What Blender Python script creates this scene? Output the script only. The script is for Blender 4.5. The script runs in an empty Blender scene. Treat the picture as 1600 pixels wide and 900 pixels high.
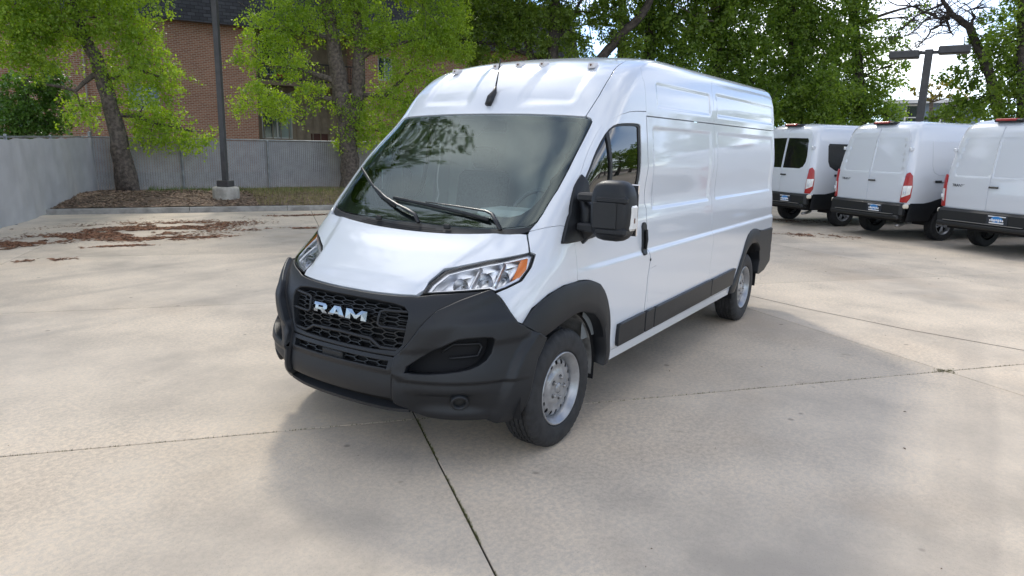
import bpy, bmesh, math, random
import numpy as np
from mathutils import Vector, Matrix, noise
from mathutils.geometry import delaunay_2d_cdt
random.seed(7); rng = np.random.default_rng(7)
SC = bpy.context.scene
COL = SC.collection
# ---------------------------------------------------------------- camera
cd = bpy.data.cameras.new('camera'); cam = bpy.data.objects.new('camera', cd); COL.objects.link(cam)
CF = Vector((0.817638, 0.538777, -0.202946)); CU = Vector((0.156284, 0.131561, 0.978911)); CR = Vector((0.554115, -0.832112, 0.023367))
cam.matrix_world = Matrix(((CR.x, CU.x, -CF.x, -3.557521), (CR.y, CU.y, -CF.y, -2.969152), (CR.z, CU.z, -CF.z, 1.835268), (0, 0, 0, 1)))
cd.sensor_width = 36; cd.lens = 1074.246 / 1600 * 36; cd.clip_end = 2000; cd.clip_start = .05
SC.camera = cam
SC.render.resolution_x = 1024; SC.render.resolution_y = 576
# ---------------------------------------------------------------- sky, sun, exposure
SUN_AZ = math.radians(47.5); SUN_EL = math.radians(42)     # azimuth measured from +X
w = bpy.data.worlds.new('World'); SC.world = w; w.use_nodes = True
nt = w.node_tree; N = nt.nodes; L = nt.links
sky = N.new('ShaderNodeTexSky'); sky.sky_type = 'NISHITA'; sky.sun_disc = False
sky.sun_elevation = SUN_EL; sky.sun_rotation = math.pi / 2 - SUN_AZ; sky.air_density = .75; sky.dust_density = .05; sky.ozone_density = 3.0; sky.altitude = 1600
tc = N.new('ShaderNodeTexCoord'); mp = N.new('ShaderNodeMapping'); mp.inputs['Scale'].default_value = (1, 1, 2.6); mp.inputs['Location'].default_value = (0, 0, 0)
nz = N.new('ShaderNodeTexNoise'); nz.inputs['Scale'].default_value = 2.3; nz.inputs['Detail'].default_value = 3; nz.inputs['Roughness'].default_value = .45
cr = N.new('ShaderNodeValToRGB'); cr.color_ramp.elements[0].position = .44; cr.color_ramp.elements[1].position = .76
cr.color_ramp.elements[1].color = (.8, .8, .8, 1)
mx = N.new('ShaderNodeMix'); mx.data_type = 'RGBA'; mx.inputs[7].default_value = (12.6, 12.2, 11.5, 1)
L.new(tc.outputs['Generated'], mp.inputs[0]); L.new(mp.outputs[0], nz.inputs[0]); L.new(nz.outputs['Fac'], cr.inputs[0])
L.new(cr.outputs[0], mx.inputs[0]); L.new(sky.outputs[0], mx.inputs[6]); L.new(mx.outputs[2], N['Background'].inputs[0])
N['Background'].inputs[1].default_value = .15
sd = bpy.data.lights.new('sun', 'SUN'); sd.energy = 1.15; sd.angle = math.radians(7); sd.color = (1, .94, .84)
sun = bpy.data.objects.new('sun', sd); COL.objects.link(sun)
sun.rotation_euler = Vector((math.cos(SUN_AZ) * math.cos(SUN_EL), math.sin(SUN_AZ) * math.cos(SUN_EL), math.sin(SUN_EL))).to_track_quat('Z', 'Y').to_euler()
SC.view_settings.view_transform = 'Standard'; SC.view_settings.look = 'None'; SC.view_settings.exposure = .98; SC.view_settings.gamma = 1

# ---------------------------------------------------------------- helpers
MATS = {}
def mat(name, col=(.5, .5, .5), rough=.5, metal=0, coat=0, coatr=.03, spec=.5, noise=None, bump=None, emit=None):
    if name in MATS: return MATS[name]
    m = bpy.data.materials.new(name); m.use_nodes = True; MATS[name] = m
    b = m.node_tree.nodes['Principled BSDF']; n = m.node_tree.nodes; l = m.node_tree.links
    b.inputs['Base Color'].default_value = (*col, 1); b.inputs['Roughness'].default_value = rough
    b.inputs['Metallic'].default_value = metal; b.inputs['Coat Weight'].default_value = coat
    b.inputs['Coat Roughness'].default_value = coatr; b.inputs['Specular IOR Level'].default_value = spec
    if noise:   # (scale, amount[, detail])
        g = n.new('ShaderNodeNewGeometry'); t = n.new('ShaderNodeTexNoise'); t.inputs['Scale'].default_value = noise[0]; t.inputs['Detail'].default_value = 6
        l.new(g.outputs['Position'], t.inputs['Vector'])
        r = n.new('ShaderNodeValToRGB'); a = noise[1]
        r.color_ramp.elements[0].color = (*[c * (1 - a) for c in col], 1); r.color_ramp.elements[1].color = (*[min(1, c * (1 + a)) for c in col], 1)
        r.color_ramp.elements[0].position = .35; r.color_ramp.elements[1].position = .65
        l.new(t.outputs['Fac'], r.inputs[0]); l.new(r.outputs[0], b.inputs['Base Color'])
    if bump:    # (scale, strength, distance)
        g2 = n.new('ShaderNodeNewGeometry'); t2 = n.new('ShaderNodeTexNoise'); t2.inputs['Scale'].default_value = bump[0]; t2.inputs['Detail'].default_value = 4
        l.new(g2.outputs['Position'], t2.inputs['Vector']); bp = n.new('ShaderNodeBump'); bp.inputs['Strength'].default_value = bump[1]; bp.inputs['Distance'].default_value = bump[2]
        l.new(t2.outputs['Fac'], bp.inputs['Height']); l.new(bp.outputs[0], b.inputs['Normal'])
    return m
def glass(name, tint, ior=1.5, rough=0.0, gcol=(1, 1, 1, 1)):
    if name in MATS: return MATS[name]
    m = bpy.data.materials.new(name); m.use_nodes = True; MATS[name] = m; n = m.node_tree.nodes; l = m.node_tree.links
    n.remove(n['Principled BSDF']); o = n['Material Output']
    f = n.new('ShaderNodeFresnel'); f.inputs[0].default_value = ior; t = n.new('ShaderNodeBsdfTransparent'); t.inputs[0].default_value = (*tint, 1)
    g = n.new('ShaderNodeBsdfGlossy'); g.inputs[0].default_value = gcol; g.inputs['Roughness'].default_value = rough; x = n.new('ShaderNodeMixShader')
    l.new(f.outputs[0], x.inputs[0]); l.new(t.outputs[0], x.inputs[1]); l.new(g.outputs[0], x.inputs[2]); l.new(x.outputs[0], o.inputs[0])
    return m
def link(name, me, parent=None, m=None, smooth=False):
    o = bpy.data.objects.new(name, me); COL.objects.link(o)
    if parent is not None: o.parent = parent
    if m is not None and not me.materials: me.materials.append(m)
    if smooth and len(me.polygons): me.polygons.foreach_set('use_smooth', [True] * len(me.polygons))
    return o
def tag(o, label=None, cat=None, group=None, kind=None):
    if label: o['label'] = label
    if cat: o['category'] = cat
    if group: o['group'] = group
    if kind: o['kind'] = kind
    return o
def empty(name, loc, rz=0, label=None, cat=None, group=None):
    o = bpy.data.objects.new(name, None); COL.objects.link(o); o.location = loc; o.rotation_euler = (0, 0, rz)
    o.empty_display_size = .1
    return tag(o, label, cat, group)
def mesh(name, v, f, parent=None, m=None, smooth=False):
    me = bpy.data.meshes.new(name); me.from_pydata([tuple(map(float, p)) for p in v], [], [tuple(int(i) for i in q) for q in f]); me.update()
    return link(name, me, parent, m, smooth)
def fixn(o):
    bm = bmesh.new(); bm.from_mesh(o.data); bmesh.ops.recalc_face_normals(bm, faces=bm.faces); bm.to_mesh(o.data); bm.free(); return o
class MB:
    """collects boxes, tubes and lathes into one mesh"""
    def __init__(s): s.v = []; s.f = []; s.sm = []
    def add(s, v, f, smooth=False):
        k = len(s.v); s.v += [tuple(map(float, p)) for p in v]; s.f += [tuple(int(i) + k for i in q) for q in f]; s.sm += [smooth] * len(f)
    def box(s, c, d, R=None, bev=0):
        c = np.array(c, float); d = np.array(d, float) / 2
        if bev <= 0:
            v = np.array([(x, y, z) for x in (-1, 1) for y in (-1, 1) for z in (-1, 1)]) * d
            f = [(0, 1, 3, 2), (4, 6, 7, 5), (0, 4, 5, 1), (2, 3, 7, 6), (0, 2, 6, 4), (1, 5, 7, 3)]
        else:
            b = min(bev, d.min() * .95); v = []; 
            for x in (-1, 1):
                for y in (-1, 1):
                    for z in (-1, 1):
                        sg = np.array([x, y, z]); v += [sg * (d - [0, b, b]), sg * (d - [b, 0, b]), sg * (d - [b, b, 0])]
            v = np.array(v); I = lambda x, y, z, a: ((x * 2 + y) * 2 + z) * 3 + a
            f = []
            for x in (0, 1): f.append((I(x, 0, 0, 0), I(x, 0, 1, 0), I(x, 1, 1, 0), I(x, 1, 0, 0)))
            for x in (0, 1): f.append((I(0, x, 0, 1), I(0, x, 1, 1), I(1, x, 1, 1), I(1, x, 0, 1)))
            for x in (0, 1): f.append((I(0, 0, x, 2), I(0, 1, x, 2), I(1, 1, x, 2), I(1, 0, x, 2)))
            for p in (0, 1):
                for q in (0, 1):
                    f.append((I(p, q, 0, 0), I(p, q, 1, 0), I(p, q, 1, 1), I(p, q, 0, 1)))
                    f.append((I(p, 0, q, 0), I(p, 1, q, 0), I(p, 1, q, 2), I(p, 0, q, 2)))
                    f.append((I(0, p, q, 1), I(1, p, q, 1), I(1, p, q, 2), I(0, p, q, 2)))
            for x in (0, 1):
                for y in (0, 1):
                    for z in (0, 1): f.append((I(x, y, z, 0), I(x, y, z, 1), I(x, y, z, 2)))
        if R is not None: v = v @ np.array(R).T
        s.add(v + c, f)
    def tube(s, pts, rad, seg=8, cap=True, flat=1.0):
        pts = np.array(pts, float); rad = np.broadcast_to(np.array(rad, float), (len(pts),)); V = []; F = []
        T = np.gradient(pts, axis=0); T /= np.linalg.norm(T, axis=1)[:, None] + 1e-9
        up = np.array([0, 0, 1.]) if abs(T[0][2]) < .9 else np.array([1., 0, 0])
        for i, p in enumerate(pts):
            a = np.cross(up, T[i]); a /= np.linalg.norm(a) + 1e-9; b = np.cross(T[i], a); up = b if i else b
            for k in range(seg):
                t = 2 * math.pi * k / seg; V.append(p + rad[i] * (a * math.cos(t) + b * math.sin(t) * flat))
        for i in range(len(pts) - 1):
            for k in range(seg):
                k2 = (k + 1) % seg; F.append((i * seg + k, i * seg + k2, (i + 1) * seg + k2, (i + 1) * seg + k))
        if cap: F.append(tuple(range(seg))[::-1]); F.append(tuple((len(pts) - 1) * seg + k for k in range(seg)))
        s.add(V, F, True)
    def lathe(s, prof, c=(0, 0, 0), axis='Z', seg=32, closed=False, ry=1.0, phase=0):
        V = []; F = []; n = len(prof)
        for k in range(seg):
            t = 2 * math.pi * k / seg + phase; ct, st = math.cos(t), math.sin(t) * ry
            for r, h in prof:
                V.append({'Z': (r * ct, r * st, h), 'Y': (r * ct, h, r * st), 'X': (h, r * ct, r * st)}[axis])
        V = np.array(V) + np.array(c)
        for k in range(seg):
            k2 = (k + 1) % seg
            for i in range(n if closed else n - 1):
                j = (i + 1) % n; F.append((k * n + i, k * n + j, k2 * n + j, k2 * n + i))
        s.add(V, F, True)
    def build(s, name, m=None, parent=None, fix=True, smooth=None):
        me = bpy.data.meshes.new(name); me.from_pydata(s.v, [], s.f); me.update()
        if smooth is None: me.polygons.foreach_set('use_smooth', s.sm)
        else: me.polygons.foreach_set('use_smooth', [smooth] * len(s.f))
        o = link(name, me, parent, m)
        if fix: fixn(o)
        return o
def shade_sharp(o, ang=35):
    bm = bmesh.new(); bm.from_mesh(o.data)
    for e in bm.edges:
        if len(e.link_faces) == 2 and e.calc_face_angle(0) > math.radians(ang): e.smooth = False
    for f in bm.faces: f.smooth = True
    bm.to_mesh(o.data); bm.free(); return o
def pip(P, poly):
    x, y = P[:, 0], P[:, 1]; r = np.zeros(len(P), bool); q = np.array(poly)
    for i in range(len(q)):
        a = q[i]; b = q[i - 1]; c = ((a[1] > y) != (b[1] > y)); d = (b[1] - a[1]) or 1e-12
        r ^= c & (x < (b[0] - a[0]) * (y - a[1]) / d + a[0])
    return r
def resample(poly, res):
    out = []; q = np.array(poly, float)
    for i in range(len(q)):
        a, b = q[i], q[(i + 1) % len(q)]; n = max(1, int(math.ceil(np.linalg.norm(b - a) / res)))
        for k in range(n): out.append(a + (b - a) * k / n)
    return np.array(out)
def chaikin(pts, n=2, closed=False, keep=()):
    p = [np.array(x, float) for x in pts]
    for _ in range(n):
        q = [] if closed else [p[0]]
        for i in range(len(p) - (0 if closed else 1)):
            a, b = p[i], p[(i + 1) % len(p)]; q += [a * .75 + b * .25, a * .25 + b * .75]
        if not closed: q.append(p[-1])
        p = q
    return p
def inset(poly, g):
    q = np.array(poly, float); n = len(q); area = .5 * np.sum(q[:, 0] * np.roll(q[:, 1], -1) - np.roll(q[:, 0], -1) * q[:, 1]); sg = 1 if area > 0 else -1
    a = q - np.roll(q, 1, 0); b = np.roll(q, -1, 0) - q
    na = np.stack([-a[:, 1], a[:, 0]], 1) * sg; na /= np.linalg.norm(na, axis=1)[:, None] + 1e-12
    nb = np.stack([-b[:, 1], b[:, 0]], 1) * sg; nb /= np.linalg.norm(nb, axis=1)[:, None] + 1e-12
    m = na + nb; m /= (np.linalg.norm(m, axis=1)[:, None] + 1e-12); c = np.maximum((m * na).sum(1), .5)
    return q + m * (g / c)[:, None]
def tri2d(outer, holes=(), res=.03, grid=True):
    loops = [np.array(outer)] + [np.array(h) for h in holes]; V = np.concatenate(loops); E = []; k = 0
    for lp in loops:
        n = len(lp); E += [(k + i, k + (i + 1) % n) for i in range(n)]; k += n
    nb = len(V)
    if grid:
        lo, hi = loops[0].min(0), loops[0].max(0)
        gx = np.arange(lo[0] + res / 2, hi[0], res); gy = np.arange(lo[1] + res / 2, hi[1], res * .87)
        G = np.array([(x + (res / 2 if j % 2 else 0), y) for j, y in enumerate(gy) for x in gx])
        if len(G):
            ok = pip(G, loops[0])
            for h in loops[1:]: ok &= ~pip(G, h)
            G = G[ok]
            if len(G):
                dm = np.full(len(G), 1e9)
                for q in loops:
                    for i in range(0, len(q)):
                        a = q[i]; b = q[(i + 1) % len(q)]; ab = b - a; t = np.clip(((G - a) @ ab) / (ab @ ab + 1e-12), 0, 1)
                        dm = np.minimum(dm, np.linalg.norm(G - a - t[:, None] * ab, axis=1))
                V = np.concatenate([V, G[dm > res * .45]])
    r = delaunay_2d_cdt([Vector(p) for p in V], E, [], 0, 1e-6)
    vv = np.array([tuple(p) for p in r[0]]); ff = np.array([f for f in r[2] if len(f) == 3])
    c = vv[ff].mean(1); ok = pip(c, loops[0])
    for h in loops[1:]: ok &= ~pip(c, h)
    ff = ff[ok]
    # map loops to new indices
    ol = [list() for _ in loops]; orig = r[3]; mp_ = {}
    for i, os in enumerate(orig):
        for o_ in os: mp_[o_] = i
    k = 0
    for li, lp in enumerate(loops):
        ol[li] = [mp_[k + i] for i in range(len(lp))]; k += len(lp)
    return vv, ff, ol
S15 = 1.5
def to_uv(p):
    p = np.array(p, float); s = p[..., 0]; a = np.abs(s); u = np.where(a < 1, a * S15, S15 + a - 1) * np.sign(s)
    return np.stack([u, p[..., 1]], -1)
def to_st(p):
    u = p[..., 0]; a = np.abs(u); s = np.where(a < S15, a / S15, 1 + a - S15) * np.sign(u)
    return s, p[..., 1]

# ---------------- the van skin: a surface P(s, t) lofted through profile rows
ROWS=np.array([
#X0,   Z0,   Xs,  Zs,   W,    m, n
(-.80, .26,  .25, .30,  .97,  4, 2.6),
(-.88, .36,  .28, .37, 1.00,  4, 2.5),
(-.93, .44,  .30, .45, 1.015, 4, 2.5),
(-.925,.58,  .30, .58, 1.02,  4, 2.5),
(-.885,.70,  .32, .70, 1.02,  4, 2.5),
(-.845,.92,  .40, .93, 1.02,  4, 2.5),
(-.79, .985, .45, 1.03,1.02,  4, 2.45),
(-.715,1.035,.45, 1.09,1.02,  4, 2.5),
(-.45, 1.175,.40, 1.23,1.015, 4, 3.0),
(-.25, 1.275,.36, 1.355,1.005,4, 4.2),
(-.17, 1.335,.36, 1.41, .995, 4, 5.5),
(.20,  1.70,.60, 1.735, .995, 4, 6.5),
(.57,  2.05,.90, 2.03, .965,  4, 7.5),
(.75,  2.26,1.06,2.22, .945, 4, 6.5),
(.94,  2.405,1.22, 2.35, .915, 4, 6),
(1.19,  2.485, 1.46, 2.44, .877,  4, 5),
(1.39,  2.515,1.7, 2.485,.825, 4, 4.5),
(1.7,  2.53, 2.0, 2.515, .72,  4, 4.5),
(2.1,  2.54,2.4, 2.53,.5,   4, 4.5),
(2.6,  2.54, 2.9, 2.54, .02,  4, 4.5)])
RT=np.concatenate([[0],np.cumsum(np.hypot(np.diff(ROWS[:,0]),np.diff(ROWS[:,1])))])
def _hermite(t):
    # monotone-limited cubic through ROWS
    t=np.clip(np.asarray(t,float),0,RT[-1]-1e-6)
    i=np.clip(np.searchsorted(RT,t,side='right')-1,0,len(RT)-2)
    h=np.diff(RT);d=np.diff(ROWS,axis=0)/h[:,None]
    m=np.zeros_like(ROWS);m[0]=d[0];m[-1]=d[-1]
    hl=h[:-1,None];hr=h[1:,None]
    m[1:-1]=(d[:-1]*hr+d[1:]*hl)/(hl+hr)
    u=((t-RT[i])/h[i])[...,None];H=h[i][...,None]
    return ((2*u**3-3*u**2+1)*ROWS[i]+(u**3-2*u**2+u)*H*m[i]+(-2*u**3+3*u**2)*ROWS[i+1]+(u**3-u**2)*H*m[i+1])
NT,NS=500,400
_tt=np.linspace(0,RT[-1],NT)
_par=_hermite(_tt)
_th=np.linspace(0,1,1200)**2.2*np.pi/2   # dense near 0
_TAB=np.zeros((NT,NS+1,2))
for k in range(NT):
    X0,Z0,Xs,Zs,W,m,n=_par[k]
    th=np.linspace(0,np.pi/2,1500);th=np.concatenate([np.geomspace(1e-9,th[1],300),th[2:]]);th[0]=0
    yr=np.sin(th)**(2/n);xr=np.maximum(np.cos(th),0)**(2/m)
    xr[-1]=0;yr[-1]=1
    L=np.concatenate([[0],np.cumsum(np.hypot(np.diff(yr)*W,np.diff(xr)*(Xs-X0)))])
    s=np.linspace(0,L[-1],NS+1)
    _TAB[k,:,0]=np.interp(s,L,yr);_TAB[k,:,1]=np.interp(s,L,xr)
def P(s,t):
    s=np.asarray(s,float);t=np.asarray(t,float);s,t=np.broadcast_arrays(s,t)
    sg=np.where(s<0,1.,-1.);a=np.abs(s)
    q=_hermite(t);X0,Z0,Xs,Zs,W=[q[...,i] for i in range(5)]
    ft=np.clip(t/RT[-1]*(NT-1),0,NT-1.001);fs=np.clip(a,0,1)*NS;fs=np.clip(fs,0,NS-1e-6)
    it=ft.astype(int);js=fs.astype(int);u=(ft-it)[...,None];v=(fs-js)[...,None]
    T=(_TAB[it,js]*(1-u)*(1-v)+_TAB[it+1,js]*u*(1-v)+_TAB[it,js+1]*(1-u)*v+_TAB[it+1,js+1]*u*v)
    yr,xr=T[...,0],T[...,1]
    x=Xs-(Xs-X0)*xr;y=W*yr;z=Z0+(Zs-Z0)*yr**2
    side=a>1
    R=.07
    Xe=5.035-.055*np.clip((z-1.0)/1.5,0,1)**1.0
    xt=Xs+(a-1)
    d=np.maximum(xt-(Xe-R),0);ph=np.minimum(d/R,np.pi/2);ex=np.maximum(d-R*np.pi/2,0)
    xx=np.minimum(xt,Xe-R)+R*np.sin(ph);yy=W-R*(1-np.cos(ph))-ex
    x=np.where(side,xx,x);y=np.where(side,yy,y)
    y=y*(1-.03*np.clip((2.2-x)/1.6,0,1)**2*np.clip((z-1.25)/.7,0,1))
    z=z+.010*np.clip((z-2.0)/.4,0,1)*np.clip(x-1,0,5)
    return np.stack([x,y*sg,z],-1)
def inv_xz(x,z,sign=1):
    # side point -> (s,t)
    lo=np.full(np.shape(x),0.);hi=np.full(np.shape(x),RT[-1])
    x=np.asarray(x,float);z=np.asarray(z,float)
    lo=lo+0*x;hi=hi+0*x
    for _ in range(40):
        mid=(lo+hi)/2;zz=_hermite(mid)[...,3];lo=np.where(zz<z,mid,lo);hi=np.where(zz<z,hi,mid)
    t=(lo+hi)/2;Xs=_hermite(t)[...,2]
    s=1+(x-Xs)
    # front points: newton
    bad=s<1
    if np.any(bad):
        s=np.where(bad,.95,s)
        for _ in range(60):
            p=P(s,t);e=1e-3
            ds=(P(s+e,t)-P(s-e,t))/(2*e);dt=(P(s,t+e)-P(s,t-e))/(2*e)
            rx=x-p[...,0];rz=z-p[...,2]
            det=ds[...,0]*dt[...,2]-ds[...,2]*dt[...,0];det=np.where(np.abs(det)<1e-3,1e-3,det)
            du=(rx*dt[...,2]-rz*dt[...,0])/det;dv=(ds[...,0]*rz-ds[...,2]*rx)/det
            s=np.where(bad,np.clip(s+np.clip(du,-.05,.05),.3,1.5),s);t=np.where(bad,np.clip(t+np.clip(dv,-.05,.05),0,RT[-1]),t)
    return s*sign,t
def surf_eval(PF, uv, disp=None, off=0, conv=to_st, ctr=(1.6, 0, 1.1)):
    def pt(q):
        s, t = conv(q); return PF(s, t)
    e = .006
    def nrm(f, e=.006):
        du = f(uv + [e, 0]) - f(uv - [e, 0]); dv = f(uv + [0, e]) - f(uv - [0, e]); n = np.cross(du, dv)
        n /= np.linalg.norm(n, axis=-1, keepdims=True) + 1e-12; return n
    p = pt(uv); nn_ = nrm(pt); n = nrm(pt, .024); sg = np.sign((n * (p - np.array(ctr))).sum(-1, keepdims=True)); sg[sg == 0] = 1
    if disp is None: n = n * sg; return p + n * off, n
    def pd(q):
        b = pt(q); e2 = .012
        du = pt(q + [e2, 0]) - pt(q - [e2, 0]); dv = pt(q + [0, e2]) - pt(q - [0, e2]); m = np.cross(du, dv); m /= np.linalg.norm(m, axis=-1, keepdims=True) + 1e-12
        return b + m * sg * (off + disp(b))[..., None]
    n2 = (nrm(pd) - nn_) * sg + n * sg; n2 /= np.linalg.norm(n2, axis=-1, keepdims=True)
    return pd(uv), n2
def panel(name, outer, m, parent, holes=(), res=.04, off=0., gap=.0025, skirt=.022, disp=None, PF=None, conv=to_st, uvf=to_uv, mirror=False, ctr=(1.6, 0, 1.1), rnd=.0018, solid=True):
    PF = PF or P
    def prep(q, g):
        q = uvf(q); q = resample(q, res); return inset(q, g) if g else q
    o_ = prep(outer, gap)
    hs = []
    for h in holes:
        q = uvf(h); q = resample(q, res); hs.append(inset(q, -gap))
    vv, ff, loops = tri2d(o_, hs, res)
    p, n = surf_eval(PF, vv, disp, off, conv, ctr)
    V = [*p]; Nn = [*n]; F = [tuple(f) for f in ff]
    # orient
    fa = np.cross(p[ff[:, 1]] - p[ff[:, 0]], p[ff[:, 2]] - p[ff[:, 0]]); s = (fa * n[ff[:, 0]]).sum(1)
    F = [tuple(f) if s[i] > 0 else (f[0], f[2], f[1]) for i, f in enumerate(ff)]
    if solid:
        for li, lp in enumerate(loops):
            q = vv[lp]; oq = inset(q, -1.0 if li == 0 else 1.0) - q     # outward in uv
            oq /= np.linalg.norm(oq, axis=1)[:, None] + 1e-12
            pe, ne = surf_eval(PF, q, disp, off, conv, ctr)
            p2, _ = surf_eval(PF, q + oq * .004, disp, off, conv, ctr); ow = p2 - pe; ow /= np.linalg.norm(ow, axis=1)[:, None] + 1e-12
            k = len(V); c = len(lp)
            r1 = pe + ow * rnd * .7 - ne * rnd * .3; n1 = ow * .7 + ne * .7; r2 = pe + ow * rnd - ne * rnd; r3 = r2 - ne * skirt
            V += [*pe, *r1, *r2, *r3]; Nn += [*ne, *(n1 / np.linalg.norm(n1, axis=1)[:, None]), *ow, *ow]
            for ring in range(3):
                for i in range(c):
                    j = (i + 1) % c; a, b = k + ring * c + i, k + ring * c + j; a2, b2 = a + c, b + c
                    fn = np.cross(V[b] - V[a], V[a2] - V[a]); want = Nn[a] + Nn[a2]
                    F.append((a, b, b2, a2) if (fn * want).sum() > 0 else (a, a2, b2, b))
    V = np.array(V); Nn = np.array(Nn); out = []
    for sgn in ((1, -1) if mirror else (1,)):
        me = bpy.data.meshes.new(name)
        VV = V * [1, sgn, 1]; FF = F if sgn == 1 else [f[::-1] for f in F]; NN = Nn * [1, sgn, 1]
        me.from_pydata(VV.tolist(), [], [tuple(int(i) for i in f) for f in FF]); me.update()
        me.polygons.foreach_set('use_smooth', [True] * len(me.polygons))
        me.normals_split_custom_set_from_vertices([tuple(x) for x in NN])
        out.append(link(name, me, parent, m))
    return out if mirror else out[0]
def extr(poly, holes, mapf, depth, res=.05, grid=False, name='x', m=None, parent=None, bev=0):
    """flat shape (u,v) given depth along w, mapped to 3-D by mapf(u,v,w)"""
    vv, ff, loops = tri2d(poly, holes, res, grid); V = []; F = []
    n = len(vv)
    fr = vv
    V += [mapf(a, b, depth) for a, b in fr]; F += [tuple(f) for f in ff]
    for lp in loops:
        k = len(V)
        for i in lp: V.append(mapf(vv[i][0], vv[i][1], depth))
        for i in lp: V.append(mapf(vv[i][0], vv[i][1], 0))
        c = len(lp)
        for i in range(c): j = (i + 1) % c; F.append((k + i, k + j, k + c + j, k + c + i))
    o = mesh(name, V, F, parent, m); bm = bmesh.new(); bm.from_mesh(o.data); bmesh.ops.remove_doubles(bm, verts=bm.verts, dist=1e-5)
    bmesh.ops.recalc_face_normals(bm, faces=bm.faces); bm.to_mesh(o.data); bm.free(); return o
def side_pts(pts, sign=1):
    q = np.array(pts, float); s, t = inv_xz(q[:, 0], q[:, 1]); return [(a * sign, b) for a, b in zip(s, t)]
def ribbon(name, A, B, prof, m, parent, mirror=False, PF=None, n=60, ends=True):
    """strip between surface curves A and B; prof = [(blend, offset)]"""
    PF = PF or P
    def res_(q):
        q = np.array(q, float); l = np.concatenate([[0], np.cumsum(np.linalg.norm(np.diff(to_uv(q), axis=0), axis=1))]); s = np.linspace(0, l[-1], n)
        return np.stack([np.interp(s, l, q[:, 0]), np.interp(s, l, q[:, 1])], 1)
    a, b = to_uv(res_(A)), to_uv(res_(B)); rows = []
    for bl, off in prof:
        uv = a * (1 - bl) + b * bl; p, nn = surf_eval(PF, uv); rows.append(p + nn * off)
    R_ = np.array(rows); k = len(prof); V = R_.transpose(1, 0, 2).reshape(-1, 3); F = [(i * k + j, i * k + j + 1, (i + 1) * k + j + 1, (i + 1) * k + j) for i in range(n - 1) for j in range(k - 1)]
    if ends: F += [tuple(range(k)), tuple((n - 1) * k + j for j in range(k))[::-1]]
    outs = []
    for sg in ((1, -1) if mirror else (1,)):
        o = mesh(name, V * [1, sg, 1], F if sg == 1 else [f[::-1] for f in F], parent, m)
        shade_sharp(fixn(o), 40); outs.append(o)
    return outs if mirror else outs[0]
def copy_tree(o, parent=None):
    c = o.copy(); COL.objects.link(c); c.parent = parent
    for ch in list(o.children): copy_tree(ch, c)
    return c
# ================================================================ materials
WHITE = mat('white_paint', (.63, .655, .69), .30, coat=1, coatr=.055)
BLK = mat('black_plastic', (.0105, .012, .0145), .47, spec=.4, bump=(900, .25, .001), noise=(6, .12))
BLK2 = mat('dark_plastic', (.009, .010, .011), .55)
GLOSSBLK = mat('gloss_black', (.012, .012, .013), .38)
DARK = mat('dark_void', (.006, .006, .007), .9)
RUB = mat('tyre_rubber', (.018, .018, .019), .72, noise=(18, .35), bump=(300, .3, .002))
RIM = mat('rim_silver', (.34, .345, .355), .34, metal=.6, noise=(14, .18))
STEEL = mat('bare_steel', (.35, .34, .33), .4, metal=.8)
CHROME = mat('chrome', (.36, .37, .39), .2, metal=1)
REFL = mat('reflector', (.92, .93, .95), .32, metal=1)
AMBER = mat('amber_plastic', (.85, .22, .01), .2, coat=1)
REDP = mat('red_plastic', (.36, .006, .004), .3, coat=.25)
CLEARW = mat('clear_white', (.7, .7, .68), .15, coat=1)
WS = glass('windshield_glass', (.82, .93, .90), 1.74, rough=.03, gcol=(.86, 1, .98, 1))
SG = glass('tinted_side_glass', (.10, .13, .125), 1.9)
LENS = glass('lens', (.97, .98, .98), 1.35)
INT = mat('interior_grey', (.62, .66, .65), .8, noise=(5, .08))
INT2 = mat('interior_dark', (.16, .17, .17), .8)
SEATM = mat('seat_fabric', (.09, .095, .10), .9, noise=(60, .2))
LINER = mat('wheel_liner', (.19, .185, .175), .9, noise=(8, .5))
# ================================================================ the cargo van
van = empty('cargo_van', (0, 0, 0), 0, 'large white high roof cargo van with grey bumper and chrome RAM letters on the grille', 'van')
def sstep(x, a, b):
    u = np.clip((x - a) / (b - a), 0, 1); return u * u * (3 - 2 * u)
def rectmask(x, z, x0, x1, z0, z1, e):
    return sstep(x, x0 - e, x0 + e) * (1 - sstep(x, x1 - e, x1 + e)) * sstep(z, z0 - e, z0 + e) * (1 - sstep(z, z1 - e, z1 + e))
def side_disp(b):
    x, z = b[..., 0], b[..., 2]
    d = -.009 * rectmask(x, z, 1.32, 2.62, 1.40, 1.985, .018) - .009 * rectmask(x, z, 2.82, 4.83, 1.40, 1.985, .018)
    d = d - .008 * rectmask(x, z, 1.42, 2.62, 2.14, 2.31, .016) - .008 * rectmask(x, z, 2.82, 4.86, 2.14, 2.33, .016)
    d = d + .016 * (1 - sstep(z, 1.075, 1.115)) * sstep(x, -.1, .5)
    d = d - .010 * (1 - sstep(z, .45, .50)) * sstep(x, .55, .65)
    return d
B_Z = [2.06, 2.0, 1.7, 1.4, 1.1, .8, .46]
# hood
def hood_disp(b):
    x, y = b[..., 0], np.abs(b[..., 1]); lim = .44 + np.clip((x + .7) / .5, 0, 1) * .24
    return .014 * (1 - sstep(y, lim - .03, lim + .03)) * sstep(x, -.745, -.66) - .0
hs = [(0, .815), (.10, .815), (.20, .816), (.245, .818), (.262, .86), (.266, .932), (.297, 1.05), (.350, 1.104), (.437, 1.160), (.588, 1.219), (.590, 1.315), (.588, 1.405), (.56, 1.416), (.479, 1.42), (.370, 1.416), (.215, 1.411), (0, 1.411)]
hood_poly = hs + [(-a, b) for a, b in hs[-2:0:-1]]
panel('hood', hood_poly, WHITE, van, disp=hood_disp, res=.03)
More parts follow.
